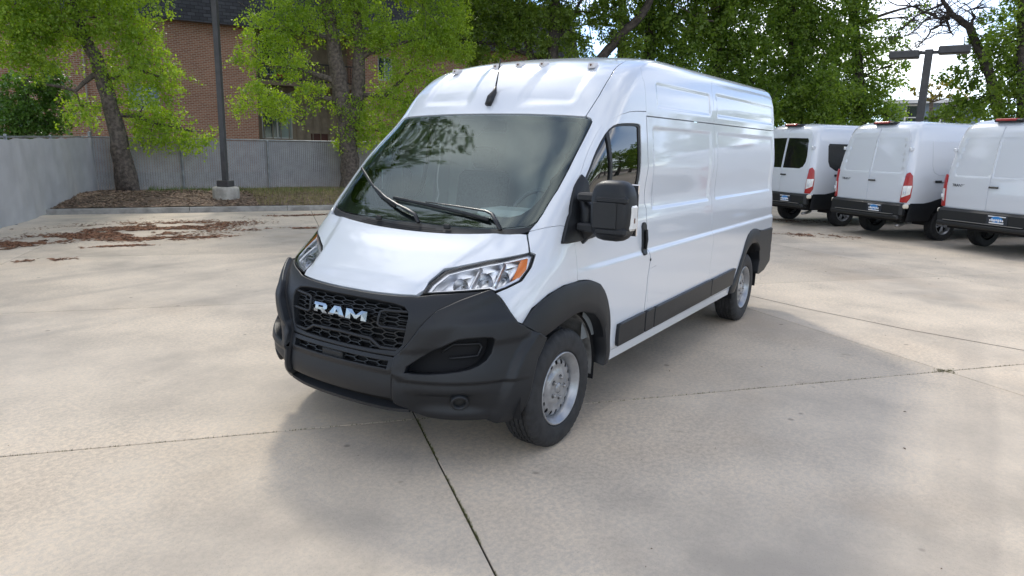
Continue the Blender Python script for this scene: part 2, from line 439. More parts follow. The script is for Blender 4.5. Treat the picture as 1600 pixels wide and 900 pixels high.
# cowl with slots
cw = [(0, 1.415), (.215, 1.415), (.370, 1.42), (.479, 1.424), (.56, 1.42), (.60, 1.44), (.628, 1.51), (.60, 1.485), (.5, 1.478), (.3, 1.492), (0, 1.508)]
cowl_poly = cw + [(-a, b) for a, b in cw[-2:0:-1]]
cowl = panel('cowl', cowl_poly, BLK, van, off=-.006, res=.03, gap=.003)
for k in range(3):
    tt = 1.432 + k * .016
    A = [(-.36 + k * .02, tt), (.22 - k * .05, tt)]; Bq = [(-.36 + k * .02, tt + .006), (.22 - k * .05, tt + .006)]
    ribbon('cowl_slot', A, Bq, [(0, -.002), (1, -.002)], DARK, cowl, n=24, ends=False)
for s0, t0 in ((-.24, 1.487), (.19, 1.475)):
    p, n_ = surf_eval(P, to_uv([(s0, t0)])); b = MB(); b.box(p[0] + n_[0] * .014, (.02, .05, .03), bev=.006); b.build('washer_nozzle', BLK2, cowl)
# windshield + frit
wsr = [(0, 2.54), (.3, 2.54), (.55, 2.535), (.675, 2.53), (.708, 2.515), (.722, 2.485), (.722, 2.44), (.719, 2.38), (.712, 2.22), (.703, 2.06), (.687, 1.8), (.655, 1.6), (.632, 1.525), (.60, 1.49), (.5, 1.483), (.3, 1.497), (0, 1.512)]
ws_poly = wsr + [(-a, b) for a, b in wsr[-2:0:-1]]
fr = [(0, 2.49), (.08, 2.49), (.12, 2.44), (.55, 2.49), (.64, 2.485), (.668, 2.45), (.674, 2.38), (.667, 2.22), (.658, 2.06), (.640, 1.9), (.622, 1.75), (.59, 1.66), (.55, 1.61), (.5, 1.59), (.3, 1.61), (0, 1.635)]
fr = [(0, 2.49), (.3, 2.495)] + fr[3:]
frit_hole = fr + [(-a, b) for a, b in fr[-2:0:-1]]
panel('windshield', ws_poly, WS, van, off=-.004, res=.05, solid=False, gap=.004)
FRIT = mat('frit_black', (.016, .016, .017), .55)
panel('windshield_border', ws_poly, FRIT, van, holes=[frit_hole], off=-.009, res=.05, solid=False, gap=.003)
panel('camera_cover', [(-.20, 2.50), (.05, 2.50), (.02, 2.32), (-.17, 2.32)], FRIT, van, off=-.012, res=.05, solid=False)
rr_ = np.array(ws_poly); ribbon('windshield_seal', list(map(tuple, rr_)) + [tuple(rr_[0])], [tuple(q) for q in (rr_ * [1, 1])] + [tuple(rr_[0])], [(0, -.003), (1, -.003)], BLK2, van, n=4)if False else None
# roof cap above the windshield with two sunk pads
def cap_disp(b):
    y, x = np.abs(b[..., 1]), b[..., 0]; yo = .66 + .0 * x
    m = sstep(y, .18 + (x - .6) * .12, .26 + (x - .6) * .12) * (1 - sstep(y, yo - .05, yo + .03)) * sstep(b[..., 2], 2.10, 2.17) * (1 - sstep(x, .92, 1.12))
    return -.014 * m
cp = [(0, 2.548), (.3, 2.548), (.55, 2.543), (.675, 2.538), (.679, 2.562), (.708, 2.732), (.730, 2.974), (.728, 3.299), (.735, 3.41), (0, 3.41)]
panel('roof_front', cp + [(-a, b) for a, b in cp[-2:0:-1]], WHITE, van, disp=cap_disp, res=.035)
# cab side frame, fender, door
bs = side_pts([(1.205, z) for z in (2.40, 2.3, 2.2, 2.1)])
pil = [(.60, 1.437), (.637, 1.52), (.660, 1.6), (.692, 1.8), (.708, 2.06), (.717, 2.22), (.724, 2.38), (.727, 2.44), (.727, 2.49), (.712, 2.522), (.682, 2.54), (.684, 2.562), (.713, 2.732), (.735, 2.974), (.733, 3.299), (.74, 3.41), (bs[0][0], 3.41)] + bs + \
      [(1.285, 2.640), (1.10, 2.630), (.993, 2.615), (.90, 2.58), (.830, 2.526), (.79, 2.45), (.775, 2.361), (.768, 2.2), (.768, 2.04), (.779, 1.745), (.796, 1.497), (.800, 1.425), (.74, 1.462), (.68, 1.462)]
panel('side_frame', pil, WHITE, van, mirror=True, res=.035)
fe = [(.594, 1.225), (.614, 1.195), (.594, 1.039), (.564, .902), (.516, .848), (.482, .818), (.534, .735), (.582, .657), (.601, .642), (.624, .715), (.680, .765), (.751, .793), (.834, .796), (.826, .822), (.820, 1.033), (.815, 1.253), (.801, 1.42), (.74, 1.457), (.68, 1.457), (.60, 1.432), (.594, 1.40)]
panel('front_fender', fe, WHITE, van, mirror=True, res=.03, disp=lambda b: side_disp(b) + .0)
fo = [(.599, .639), (.622, .715), (.680, .765), (.751, .793), (.834, .796), (.907, .784), (.984, .750), (1.104, .694), (1.212, .600), (1.280, .476), (1.300, .283), (1.323, .160)]
door = [(.832, .80), (.826, .822), (.820, 1.033), (.815, 1.253), (.801, 1.42), (.796, 1.497), (.779, 1.745), (.768, 2.04), (.768, 2.2), (.775, 2.361), (.79, 2.45), (.830, 2.526), (.90, 2.58), (.993, 2.612), (1.10, 2.626), (1.28, 2.634)] + side_pts([(1.205, z) for z in B_Z]) + side_pts([(.62, .46)]) + [(1.280, .476), (1.212, .600), (1.104, .694), (.984, .750), (.907, .784), (.87, .794)]
win = chaikin([(.815, 1.75), (.812, 2.0), (.815, 2.236), (.835, 2.40), (.875, 2.475), (.977, 2.497), (1.17, 2.505), (1.235, 2.49), (1.27, 2.42), (1.40, 2.2), (1.50, 2.0), (1.60, 1.80), (1.625, 1.62), (1.61, 1.50), (1.57, 1.455), (1.45, 1.44), (1.2, 1.44), (.90, 1.44), (.84, 1.47)], 1, True)
win = [tuple(p) for p in win]
dr = panel('front_door', door, WHITE, van, holes=[win], mirror=True, res=.03, disp=side_disp)
for d_ in dr: d_['label'] = 'white cab door with tinted two part window'
wi = np.array(inset(to_uv(win), .028)); wi_st = np.stack(to_st(wi), 1)
GRP = []
for k, sg in enumerate((1, -1)):
    q = [(a * sg, b) for a, b in win]; qi = [(a * sg, b) for a, b in wi_st]
    panel('window_seal', q, BLK2, dr[k], holes=[qi], off=-.006, res=.05, gap=.0, skirt=.02)
    g_ = panel('side_window', qi, SG, dr[k], off=-.012, res=.06, gap=.0, solid=False)
    a_ = side_pts([(.60, z) for z in (1.40, 1.6, 1.8, 1.97)], sg); b_ = side_pts([(.635, z) for z in (1.40, 1.6, 1.8, 1.97)], sg)
    ribbon('window_divider', a_, b_, [(0, -.02), (0, -.002), (1, -.002), (1, -.02)], BLK2, dr[k], n=12)
# cargo panels
def rear_s(z, ex=.16):
    z = np.asarray(z, float); s, t = inv_xz(4.0 + 0 * z, z); Xe = 5.035 - .055 * np.clip((z - 1) / 1.5, 0, 1); return s + (Xe - .07 - 4.0) + ex, t
zc = [.955, 1.1, 1.3, 1.5, 1.7, 1.9, 2.06]
rs, rt = rear_s(np.array(zc))
rfo_xz = [(3.455, .462), (3.545, .54), (3.634, .624), (3.72, .72), (3.79, .802), (3.85, .89), (3.92, .955), (4.02, .995), (4.13, 1.008), (4.26, 1.0), (4.394, .973), (4.55, .958)]
c1 = side_pts([(1.215, z) for z in B_Z[::-1]]) + side_pts([(2.715, z) for z in B_Z])
fuel = side_pts([(1.24, .70), (1.24, .955), (1.36, .965), (1.36, .71)])
panel('side_panel', c1, WHITE, van, holes=[fuel], mirror=False, res=.024, disp=side_disp, gap=.0015)
panel('side_panel', [(-a, b) for a, b in c1], WHITE, van, res=.03, disp=side_disp, gap=.0015)
panel('fuel_flap', fuel, WHITE, van, res=.04, disp=side_disp, gap=.0015, off=.001)
c2 = side_pts([(2.719, z) for z in B_Z[::-1]]) + [(s, t) for s, t in zip(rs[::-1], rt[::-1])] + side_pts(rfo_xz[::-1])
for sg in (1, -1): panel('side_panel', [(a * sg, b) for a, b in c2], WHITE, van, res=.024 if sg == 1 else .035, disp=side_disp, gap=.0015)
zt = np.array([2.07, 2.15, 2.25, 2.35]); rs2, rt2 = rear_s(zt)
hseam = lambda x0, x1: [(x, 2.068) for x in np.linspace(x0, x1, 6)]
u1 = side_pts(hseam(1.21, 2.715)) + side_pts([(2.715, z) for z in (2.15, 2.25, 2.35)])
sA, _ = inv_xz(np.array([2.715]), np.array([2.38])); u1 += [(float(sA[0]) - .12, 3.41), (bs[0][0] + .003, 3.41)] + bs
panel('upper_side_panel', u1, WHITE, van, mirror=True, res=.024, disp=side_disp, gap=.0015)
u2 = side_pts(hseam(2.719, 4.8)) + [(s, t) for s, t in zip(rs2, rt2)] + [(float(rs2[-1]) - .20, 3.41), (float(sA[0]) - .117, 3.41)] + side_pts([(2.719, z) for z in (2.35, 2.25, 2.15)])
panel('upper_side_panel', u2, WHITE, van, mirror=True, res=.024, disp=side_disp, gap=.0015)
# roof skin
tr_ = [3.414, 3.55, 3.75, 4.0, 4.3, 4.70]; XsT = lambda t: float(_hermite(t)[2])
rp = [(1 + 4.93 - XsT(t) + .09, t) for t in tr_]
panel('roof', [(-a, b) for a, b in rp[::-1]] + rp, WHITE, van, res=.09, gap=.001)
# rocker below the doors
rk = side_pts([(.60, .457), (.64, .385), (3.45, .385), (3.452, .457)])
panel('rocker_panel', rk, WHITE, van, mirror=True, res=.04, disp=side_disp)
# black side mouldings
for (xa, xb) in ((.70, 1.155), (1.175, 1.335), (1.35, 2.72), (2.735, 3.50)):
    zo = lambda x: .485 + .018 * (x - .7) / 2.8
    e0, e1 = (.012 if xa == .7 else 0), (.035 if xb == 3.50 else 0)
    q = side_pts([(xa, zo(xa) + .02), (xa + .008, zo(xa)), (xb - e1 * 2.3, zo(xb)), (xb, zo(xb) + .152), (xa + .01, zo(xa) + .148)])
    for o in panel('side_moulding', q, BLK, van, mirror=True, off=.026, res=.05, disp=side_disp, gap=.001, skirt=.03, rnd=.006): pass
# rear face
for sg in (1, -1):
    b = MB(); v = []
    for y in (.02, .86): v += [(5.033, y * sg, .62), (5.033, y * sg, 1.0), (4.983, y * (.97 if y > .1 else 1) * sg, 2.38), (4.93, y * .93 * sg, 2.50)]
    rd = mesh('rear_door', v, [(0, 1, 5, 4), (1, 2, 6, 5), (2, 3, 7, 6)], van, WHITE)
    b = MB(); b.box((5.02, .93 * sg, 1.35), (.05, .08, .55), bev=.012); b.build('tail_light', REDP, van)
b = MB(); b.box((5.06, 0, .55), (.14, 1.95, .22), bev=.03); b.build('rear_bumper', BLK, van)
# wheel arch flares
fl_prof = [(0, .002), (0, .020), (.12, .030), (.6, .036), (.9, .034), (1, .022), (1.02, -.05), (1.02, -.14)]
fi = [(.695, .547), (.758, .584), (.839, .619), (.910, .623), (.999, .576), (1.10, .515), (1.163, .447), (1.205, .36), (1.222, .27), (1.224, .16)]
fo_s = [tuple(p) for p in chaikin(fo, 2)]; fi_s = [tuple(p) for p in chaikin(fi, 2)]
ribbon('wheel_arch_flare', fo_s, fi_s, fl_prof, BLK, van, mirror=True, n=70)
rfo = side_pts([(3.455, .40)] + rfo_xz[:-1]) ; rfi = side_pts([(3.60, .40), (3.66, .52), (3.735, .62), (3.80, .70), (3.90, .79), (4.02, .84), (4.16, .852), (4.30, .84), (4.40, .79), (4.455, .72)])
ribbon('wheel_arch_flare', [tuple(p) for p in chaikin(rfo, 2)], [tuple(p) for p in chaikin(rfi, 2)], fl_prof, BLK, van, mirror=True, n=60)
rq_s, rq_t = rear_s(np.array([.60, .78, .94]))
rq = side_pts([(4.385, .970), (4.45, .74), (4.50, .62), (4.46, .47), (4.55, .455), (4.76, .475), (4.88, .52)]) + [(s, t) for s, t in zip(rq_s, rq_t)] + side_pts([(4.9, .945), (4.6, .952), (4.5, .957)])
panel('rear_corner_bumper', rq, BLK, van, mirror=True, off=.028, res=.04, skirt=.10, rnd=.008)
# ---------------- front bumper
def bump_disp(b):
    x, y, z = b[..., 0], np.abs(b[..., 1]), b[..., 2]
    d = np.hypot(x, z - .37); r = .032 * (1 - sstep(d, .515, .565)) * (y > .6)
    # fog lamp scoop
    u = (y - .70) / .17; v = (z - .425) / .06; r = r - .045 * np.exp(-(np.clip(np.abs(u), 0, 9) ** 4 + np.clip(np.abs(v), 0, 9) ** 4)) * (x < -.5)
    r = r - .016 * (1 - sstep(z, .545, .562)) * (x < -.3) * sstep(y, .44, .50) * (1 - sstep(y, .93, .99))
    # crease running up from the recess to the wheel arch and a flat facet above it
    r = r + .012 * sstep(z - (.70 + .16 * (y - .45)), -.02, .02) * (1 - sstep(z - (.86 + .10 * (y - .45)), -.03, .03)) * (x < -.25)
    ys = np.interp(z, [.60, .75, .93, 1.04], [.405, .545, .675, .83]); r = r + .020 * (1 - sstep(y - ys, .0, .13)) * (z > .57)
    return r
rec = [(.256, .384), (.329, .500), (.391, .570), (.415, .590), (.497, .597), (.513, .574), (.507, .479), (.467, .422), (.404, .398), (.312, .380)]
rec = [tuple(p) for p in chaikin(rec, 1, True)]
bc = [(.464, .833), (.478, .812), (.532, .732), (.580, .654), (.599, .639), (.695, .547), (.667, .433), (.651, .273), (.632, .074), (.594, .004), (.508, .03), (.38, .055), (.327, .073), (.278, .121), (.232, .205), (.229, .458), (.247, .488), (.277, .573), (.309, .669), (.335, .725), (.387, .776)]
panel('bumper_corner', bc, BLK, van, holes=[rec], mirror=True, res=.018, disp=bump_disp, skirt=.10, rnd=.010, off=.018, gap=.008)
rec_in = np.stack(to_st(inset(to_uv(rec), -.03)), 1)
for sg in (1, -1):
    rp_ = panel('bumper_recess', [(a * sg, b) for a, b in rec_in], DARK, van, off=-.085, res=.05, solid=False)
    tr = [(.36, .505), (.395, .545), (.478, .548), (.488, .53), (.478, .485), (.35, .472)]
    pth = np.array(tr) * [sg, 1]; p, n_ = surf_eval(P, to_uv(resample(pth, .02)[:-3])); b = MB(); b.tube(p - n_ * .055, .007, 6); b.build('recess_trim', BLK, rp_)
    uv0 = to_uv([(.430 * sg, .205)]); p, n_ = surf_eval(P, uv0); p = p[0] - n_[0] * .030; n0 = Vector(n_[0]); q = n0.to_track_quat('Z', 'Y').to_matrix()
    b = MB(); b.lathe([(.030, 0), (.034, .020), (.044, .026), (.050, .020), (.050, -.01)], seg=28); b.v = [tuple(np.array(q) @ np.array(x) + p) for x in b.v]; fg = b.build('fog_light_bezel', BLK, van)
    b = MB(); b.lathe([(.0, .004), (.031, .002)], seg=24); b.v = [tuple(np.array(q) @ np.array(x) + p) for x in b.v]; b.build('fog_light_blank', BLK2, fg)
def surf_path(name, pts, off, rad, m, parent, flat=1.0, res=.02, closed=False):
    q = resample(to_uv(pts), res); 
    if not closed:
        k = int(math.ceil(np.linalg.norm(np.diff(to_uv([pts[-1], pts[0]]), axis=0)) / res)); q = q[:len(q) - k + 1]
    else: q = np.concatenate([q, q[:1]])
    p, n_ = surf_eval(P, q); b = MB(); b.tube(p + n_ * off, rad, 6, cap=not closed); return b.build(name, m, parent)
gh = [(0, .768), (.12, .765), (.183, .757), (.225, .742), (.244, .715), (.249, .68), (.247, .6), (.241, .527), (.222, .492), (.157, .483), (0, .480)]
gh_full = gh + [(-a, b) for a, b in gh[-2:0:-1]]
su = [(0, .804), (.12, .804), (.20, .805), (.254, .808), (.300, .826), (.377, .838), (.452, .843), (.466, .829), (.387, .780), (.332, .729), (.306, .672), (.274, .576), (.244, .490), (.226, .462), (0, .460)]
panel('grille_surround', su + [(-a, b) for a, b in su[-2:0:-1]], BLK, van, holes=[gh_full], res=.022, skirt=.07, rnd=.010, gap=.007)
slot = [(-.203, .386), (-.206, .432), (.206, .432), (.203, .386)]
pc = [(-.225, .208), (-.226, .455), (.226, .455), (.225, .208), (0, .200)]
panel('bumper_centre', pc, BLK, van, holes=[slot], res=.025, skirt=.05, rnd=.005, disp=lambda b: -.012 * (1 - sstep(b[..., 2], .575, .60)))
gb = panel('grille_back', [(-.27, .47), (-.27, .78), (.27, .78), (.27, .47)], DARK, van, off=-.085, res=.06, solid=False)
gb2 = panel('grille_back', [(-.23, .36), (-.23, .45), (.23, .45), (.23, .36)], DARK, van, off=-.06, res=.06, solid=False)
b = MB(); p, n_ = surf_eval(P, to_uv([(-.02, .41)])); b.box(p[0] - n_[0] * .03, (.04, .17, .05), bev=.008); b.build('radar_cover', BLK2, van)
# dark joint between the grille surround and the bumper corners
for sg in (1, -1):
    sp = [(.4665, .833), (.3885, .779), (.3335, .728), (.3075, .671), (.2755, .575), (.2455, .489), (.2275, .459), (.2275, .33), (.2285, .215)]
    pts_ = np.array(chaikin(sp, 1)) * [sg, 1]; p, n_ = surf_eval(P, to_uv(pts_)); b = MB(); b.tube(p - n_ * .004, .013, 6, cap=False); b.build('panel_joint', DARK, van)
    ribbon('joint_backing', [tuple(q - np.array([.014 * sg, -.012])) for q in pts_], [tuple(q + np.array([.014 * sg, -.012])) for q in pts_], [(0, -.022), (1, -.022)], DARK, van, ends=False)
# honeycomb
def bars(name, region, off, du, dv, wdt, dep, m, parent):
    reg = to_uv(region); E_ = {}
    lo, hi = reg.min(0), reg.max(0); j = 0; v0 = lo[1]
    while v0 < hi[1] + dv:
        u0 = lo[0] - du + (du * .75 if j % 2 else 0)
        while u0 < hi[0] + du:
            h = [(u0 + du * .5, v0), (u0 + du * .25, v0 + dv / 2), (u0 - du * .25, v0 + dv / 2), (u0 - du * .5, v0), (u0 - du * .25, v0 - dv / 2), (u0 + du * .25, v0 - dv / 2)]
            for i in range(6):
                a, c = h[i], h[(i + 1) % 6]; key = (round(a[0] + c[0], 3), round(a[1] + c[1], 3)); E_[key] = (a, c)
            u0 += du * 1.5
        v0 += dv / 2; j += 1
    mids = np.array([[(a[0] + c[0]) / 2, (a[1] + c[1]) / 2] for a, c in E_.values()]); ok = pip(mids, reg); b = MB(); segs = [e for e, k in zip(E_.values(), ok) if k]
    A = np.array([s_[0] for s_ in segs]); B2 = np.array([s_[1] for s_ in segs]); T = B2 - A; T /= np.linalg.norm(T, axis=1)[:, None]; Np = np.stack([-T[:, 1], T[:, 0]], 1) * wdt / 2
    cs = []
    for q in (A - Np, A + Np, B2 + Np, B2 - Np):
        p, n_ = surf_eval(P, q); cs += [p + n_ * off, p + n_ * (off - dep)]
    for i in range(len(segs)):
        v = [c[i] for c in cs]; b.add(v, [(0, 2, 4, 6), (1, 7, 5, 3), (0, 1, 3, 2), (2, 3, 5, 4), (4, 5, 7, 6), (6, 7, 1, 0)])
    return b.build(name, m, parent, smooth=False)
bars('grille_mesh', gh_full, -.036, .090, .033, .006, .030, BLK2, van)
for k in range(9):
    tt = .505 + .028 * k; surf_path('grille_slat', [(-.235, tt), (.235, tt)], -.052, .004, BLK2, van, res=.06)
bars('grille_mesh', slot, -.030, .090, .030, .006, .02, BLK2, van)
surf_path('grille_bar', [(-.235, .50), (-.165, .497), (-.125, .535), (0, .541), (.125, .535), (.165, .497), (.235, .50)], -.014, .011, BLK, van)
for sg in (1, -1):
    surf_path('grille_bracket', [(.248 * sg, .718), (.165 * sg, .712), (.150 * sg, .70), (.147 * sg, .625), (.158 * sg, .610), (.248 * sg, .612)], -.016, .009, BLK, van)
# badge letters (u to the reader's right, v up, w outward)
def badge_map(u, v, wd):
    y = .0 - u; # reader's right is -Y
    s_ = np.interp(-y, np.linspace(-.5, .5, 201), BS); t_ = .655 + v
    p, n_ = surf_eval(P, to_uv([(s_, t_)])); return tuple(p[0] + n_[0] * (wd - .012))
_ss = np.linspace(-.4, .4, 401); _yy = -P(_ss, .655)[:, 1]; BS = np.interp(np.linspace(-.5, .5, 201), _yy, _ss)
LR = ([(0, 0), (.036, 0), (.036, .022), (.060, .022), (.082, 0), (.125, 0), (.098, .027), (.118, .040), (.118, .064), (.100, .080), (0, .080), (0, .056), (.012, .056), (.012, .024), (0, .024)], [[(.040, .042), (.040, .058), (.080, .058), (.084, .050), (.080, .042)]])
LA = ([(0, 0), (.042, 0), (.050, .014), (.088, .014), (.094, 0), (.140, 0), (.140, .012), (.132, .012), (.098, .080), (.046, .080), (.008, .016), (0, .016)], [[(.060, .032), (.071, .056), (.081, .032)]])
LM = ([(0, 0), (.040, 0), (.040, .048), (.074, .010), (.092, .010), (.124, .050), (.124, 0), (.165, 0), (.165, .080), (.122, .080), (.083, .038), (.046, .080), (0, .080)], [])
for (ol, hl), u0 in ((LR, -.215), (LA, -.085), (LM, .058)):
    o = extr([(a * .97 + u0, (b - .04) * .68) for a, b in ol], [[(a * .97 + u0, (b - .04) * .68) for a, b in h] for h in hl], badge_map, .022, name='badge_letter', m=CHROME, parent=van, res=.02)
# lower lip
for off, t0, t1, mm, nm in ((-.07, .00, .22, DARK, 'intake_back'),): panel(nm, [(-.30, t0), (-.30, t1), (.30, t1), (.30, t0)], mm, van, off=off, res=.06, solid=False)
ribbon('bumper_lip', [(-.272, .135), (-.2, .118), (.2, .118), (.272, .135)], [(-.272, .105), (-.2, .086), (.2, .086), (.272, .105)], [(0, -.05), (0, -.004), (.5, .006), (1, -.004), (1, -.03)], BLK, van, n=50)
for sg in (1, -1):
    surf_path('lip_end', [(.272 * sg, .115), (.292 * sg, .135)], -.02, .014, BLK2, van)
# ---------------- headlights
hl = [(.262, .832), (.270, .927), (.300, 1.042), (.353, 1.093), (.440, 1.150), (.587, 1.209), (.606, 1.188), (.588, 1.039), (.558, .909), (.511, .857), (.478, .832), (.458, .858), (.377, .851)]
def uvi(q, g): return np.stack(to_st(inset(to_uv(q), g)), 1)
for sg in (1, -1):
    mir = lambda q: [(a * sg, b) for a, b in q]
    h0 = empty('headlight', (0, 0, 0)); h0.parent = van
    panel('headlight_housing', mir(hl), BLK2, h0, holes=[mir(uvi(hl, .010))], off=-.002, res=.04, skirt=.07)
    panel('lamp_bezel', mir(uvi(hl, .008)), REFL, h0, holes=[mir(uvi(hl, .030))], off=-.016, res=.03, skirt=.05, rnd=.006)
    panel('reflector_back', mir(uvi(hl, .004)), REFL, h0, off=-.075, res=.03, solid=False, disp=lambda b: -.012 * np.sin(b[..., 1] * 60) * .5)
    panel('headlight_lens', mir(uvi(hl, .008)), LENS, h0, off=.001, res=.04, solid=False)
    panel('turn_signal', mir([(.528, .93), (.548, 1.10), (.558, 1.155), (.586, 1.165), (.578, 1.03), (.556, .945)]), AMBER, h0, off=-.014, res=.03, skirt=.03)
    for (s0, t0, s1, t1) in ((.40, .87, .418, 1.10), (.475, .88, .500, 1.14)):
        q, n_ = surf_eval(P, to_uv(mir([(s0 + (s1 - s0) * k / 5, t0 + (t1 - t0) * k / 5) for k in range(6)]))); b = MB(); b.tube(q - n_ * .035, .009, 6, flat=2.5); b.build('lamp_divider', REFL, h0)
    for (s0, t0, r0) in ((.365, .97, .052), (.442, 1.01, .055), (.505, 1.03, .045)):
        q, n_ = surf_eval(P, to_uv(mir([(s0, t0)]))); fwd = Vector((-.97, -.1 * sg, .1)).normalized(); Rm = np.array(fwd.to_track_quat('Z', 'Y').to_matrix()); c0 = q[0] - n_[0] * .075
        b = MB(); b.lathe([(.008, -.02)] + [(r0 * k / 6, -.02 + .05 * (k / 6) ** 2) for k in range(1, 7)], seg=20); b.lathe([(.0, .02), (.008, .015), (.010, -.02)], seg=8)
        b.v = [tuple(Rm @ np.array(x) + c0) for x in b.v]; b.build('lamp_bowl', CHROME, h0)
# ---------------- wheels
def hole_disc(nh, r0, r1, rh, hr, zf, m, parent, hz=(1, 1)):
    out = [(r1 * math.cos(a), r1 * math.sin(a)) for a in np.linspace(0, 2 * math.pi, 64, endpoint=False)]
    inn = [(r0 * math.cos(a), r0 * math.sin(a)) for a in np.linspace(0, 2 * math.pi, 40, endpoint=False)]
    hs_ = [inn]
    for k in range(nh):
        a = 2 * math.pi * k / nh; ca, sa = math.cos(a), math.sin(a); hh = []
        for j in range(12):
            t = 2 * math.pi * j / 12; dr, dt = hr * hz[0] * math.cos(t), hr * hz[1] * math.sin(t); hh.append(((rh + dr) * ca - dt * sa, (rh + dr) * sa + dt * ca))
        hs_.append(hh)
    vv, ff, loops = tri2d(np.array(out), [np.array(h) for h in hs_], .02, True); rr = np.hypot(vv[:, 0], vv[:, 1])
    V = [(x, zf(r), y) for (x, y), r in zip(vv, rr)]; F = [tuple(f) for f in ff]
    for lp in loops[2:]:
        k = len(V); V += [(vv[i][0], zf(rr[i]) + .004, vv[i][1]) for i in lp]; c = len(lp); F += [(lp[i], lp[(i + 1) % c], k + (i + 1) % c, k + i) for i in range(c)]
    o = mesh('wheel_disc', V, F, parent, m, True); return shade_sharp(o, 50)
def make_wheel(R_, W_, alloy=False, rimr=.232, m=RIM):
    """axis along Y, outer face towards -Y, outermost at y=0"""
    root = empty('wheel', (0, 0, 0)); b = MB(); seg = 144; prof = []
    pr_ = [(rimr - .004, .022), (rimr + .010, .004), (rimr + .035, -.004), (R_ - .055, -.004), (R_ - .022, .006), (R_ - .008, .018), (R_, .034)]
    g = []; yy = .034; n = 5; bw = (W_ - .068 - 4 * .010) / n
    for i in range(n):
        g += [(R_ + (.002 if 0 < i < n - 1 else 0), yy), (R_ + (.002 if 0 < i < n - 1 else 0), yy + bw)]; yy += bw
        if i < n - 1: g += [(R_ - .009, yy + .002), (R_ - .009, yy + .008)]; yy += .010
    pr_ += g + [(R_ - .01, W_ - .018), (R_ - .03, W_ - .006), (rimr, W_ - .01)]
    V = []; k_ = len(pr_)
    for a in range(seg):
        t = 2 * math.pi * a / seg
        for i, (r, h) in enumerate(pr_):
            if i in (4, 5, 6) or (7 < i < 7 + len(g) and r > R_ - .003): r -= .006 * ((a + (1 if h > W_ / 2 else 0)) % 3 == 0)
            V.append((r * math.cos(t), h, r * math.sin(t)))
    F = [(a * k_ + i, a * k_ + i + 1, ((a + 1) % seg) * k_ + i + 1, ((a + 1) % seg) * k_ + i) for a in range(seg) for i in range(k_ - 1)]
    ty = mesh('tyre', V, F, root, RUB); shade_sharp(fixn(ty), 28)
    b = MB(); b.lathe([(rimr - .002, .03), (rimr, .010), (rimr - .006, .004), (rimr - .012, .008), (rimr - .018, .022), (rimr - .034, .034), (rimr - .040, .060), (rimr - .044, .16), (rimr - .03, W_ - .02)], axis='Y', seg=64); b.build('rim', m, root)
    if not alloy:
        zf = lambda r: np.interp(r, [.0, .062, .070, .105, .112, .120, .135, .155, .175, .190, .20], [.030, .030, .034, .034, .040, .052, .048, .044, .052, .068, .085])
        hole_disc(16, .034, .196, .163, .0165, zf, m, root, (1.05, .86))
        b = MB(); b.lathe([(.0, .024), (.022, .024), (.030, .029), (.036, .036)], axis='Y', seg=24); b.build('hub_cap', m, root)
        for k in range(5):
            a = 2 * math.pi * k / 5 + .3; b = MB(); c = (.066 * math.cos(a), 0, .066 * math.sin(a)); b.lathe([(.0, .014), (.009, .015), (.011, .020), (.011, .034)], c=c, axis='Y', seg=6); b.build('lug_nut', STEEL, root)
            b = MB(); b.lathe([(.0125, .0325), (.0185, .0325)], c=c, axis='Y', seg=14); b.build('nut_recess', BLK2, root)
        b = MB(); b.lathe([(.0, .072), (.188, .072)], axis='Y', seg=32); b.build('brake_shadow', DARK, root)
    else:
        for k in range(5):
            a = 2 * math.pi * k / 5
            for da in (-.16, .16):
                b = MB(); b.tube([(.04 * math.cos(a), .045, .04 * math.sin(a)), (.12 * math.cos(a + da), .03, .12 * math.sin(a + da)), (.20 * math.cos(a + da * 1.1), .025, .20 * math.sin(a + da * 1.1))], [.022, .017, .020], 6); b.build('spoke', m, root)
        b = MB(); b.lathe([(0, .022), (.03, .022), (.05, .035), (.055, .06)], axis='Y', seg=20); b.build('hub_cap', m, root)
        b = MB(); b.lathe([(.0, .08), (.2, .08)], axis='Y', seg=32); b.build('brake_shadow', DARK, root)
    return root
wh = make_wheel(.372, .225); wh.parent = van; wh.location = (0, -1.018, .368); wh.rotation_euler = (0, .35, 0)
for x, sg in ((4.035, -1), (0, 1), (4.035, 1)):
    c = copy_tree(wh, van); c.location = (x, sg * 1.018, .368); c.rotation_euler = (0, x * .4 + .2, 0) if sg < 0 else (0, .9, math.pi)
# wheel wells, floor pan, axles
for x0, rW in ((0, .455), (4.1, .47)):
    for sg in (1, -1):
        V = []; n = 40; a0, a1 = math.radians(-12), math.radians(192)
        for y in (.55, 1.0):
            for k in range(n + 1): t = a0 + (a1 - a0) * k / n; V.append((x0 + rW * math.cos(t), y * sg, .40 + rW * math.sin(t)))
        F = [(k, k + 1, n + 2 + k, n + 1 + k) for k in range(n)] + [tuple(range(n + 1))]
        mesh('wheel_well', V, F, van, DARK)
for sg in (1, -1):
    V = []
    for y in (.60, .985):
        for k in range(12): t = math.radians(-8 + 72 * k / 11); V.append((.448 * math.cos(t), y * sg, .40 + .448 * math.sin(t)))
    mesh('wheel_liner', V, [(k, k + 1, 13 + k, 12 + k) for k in range(11)], van, LINER, True)
b = MB(); b.box((2.05, 0, .43), (3.1, 1.94, .05)); b.box((4.75, 0, .46), (.5, 1.7, .05)); b.box((2.2, 0, .36), (4.6, .9, .06)); b.box((-.25, 0, .46), (.7, 1.0, .2)); b.box((4.03, 0, .34), (.10, 1.7, .10)); b.box((0, 0, .34), (.12, 1.7, .08)); b.box((-.50, 0, .40), (.4, .8, .04))
b.build('underbody', DARK, van)
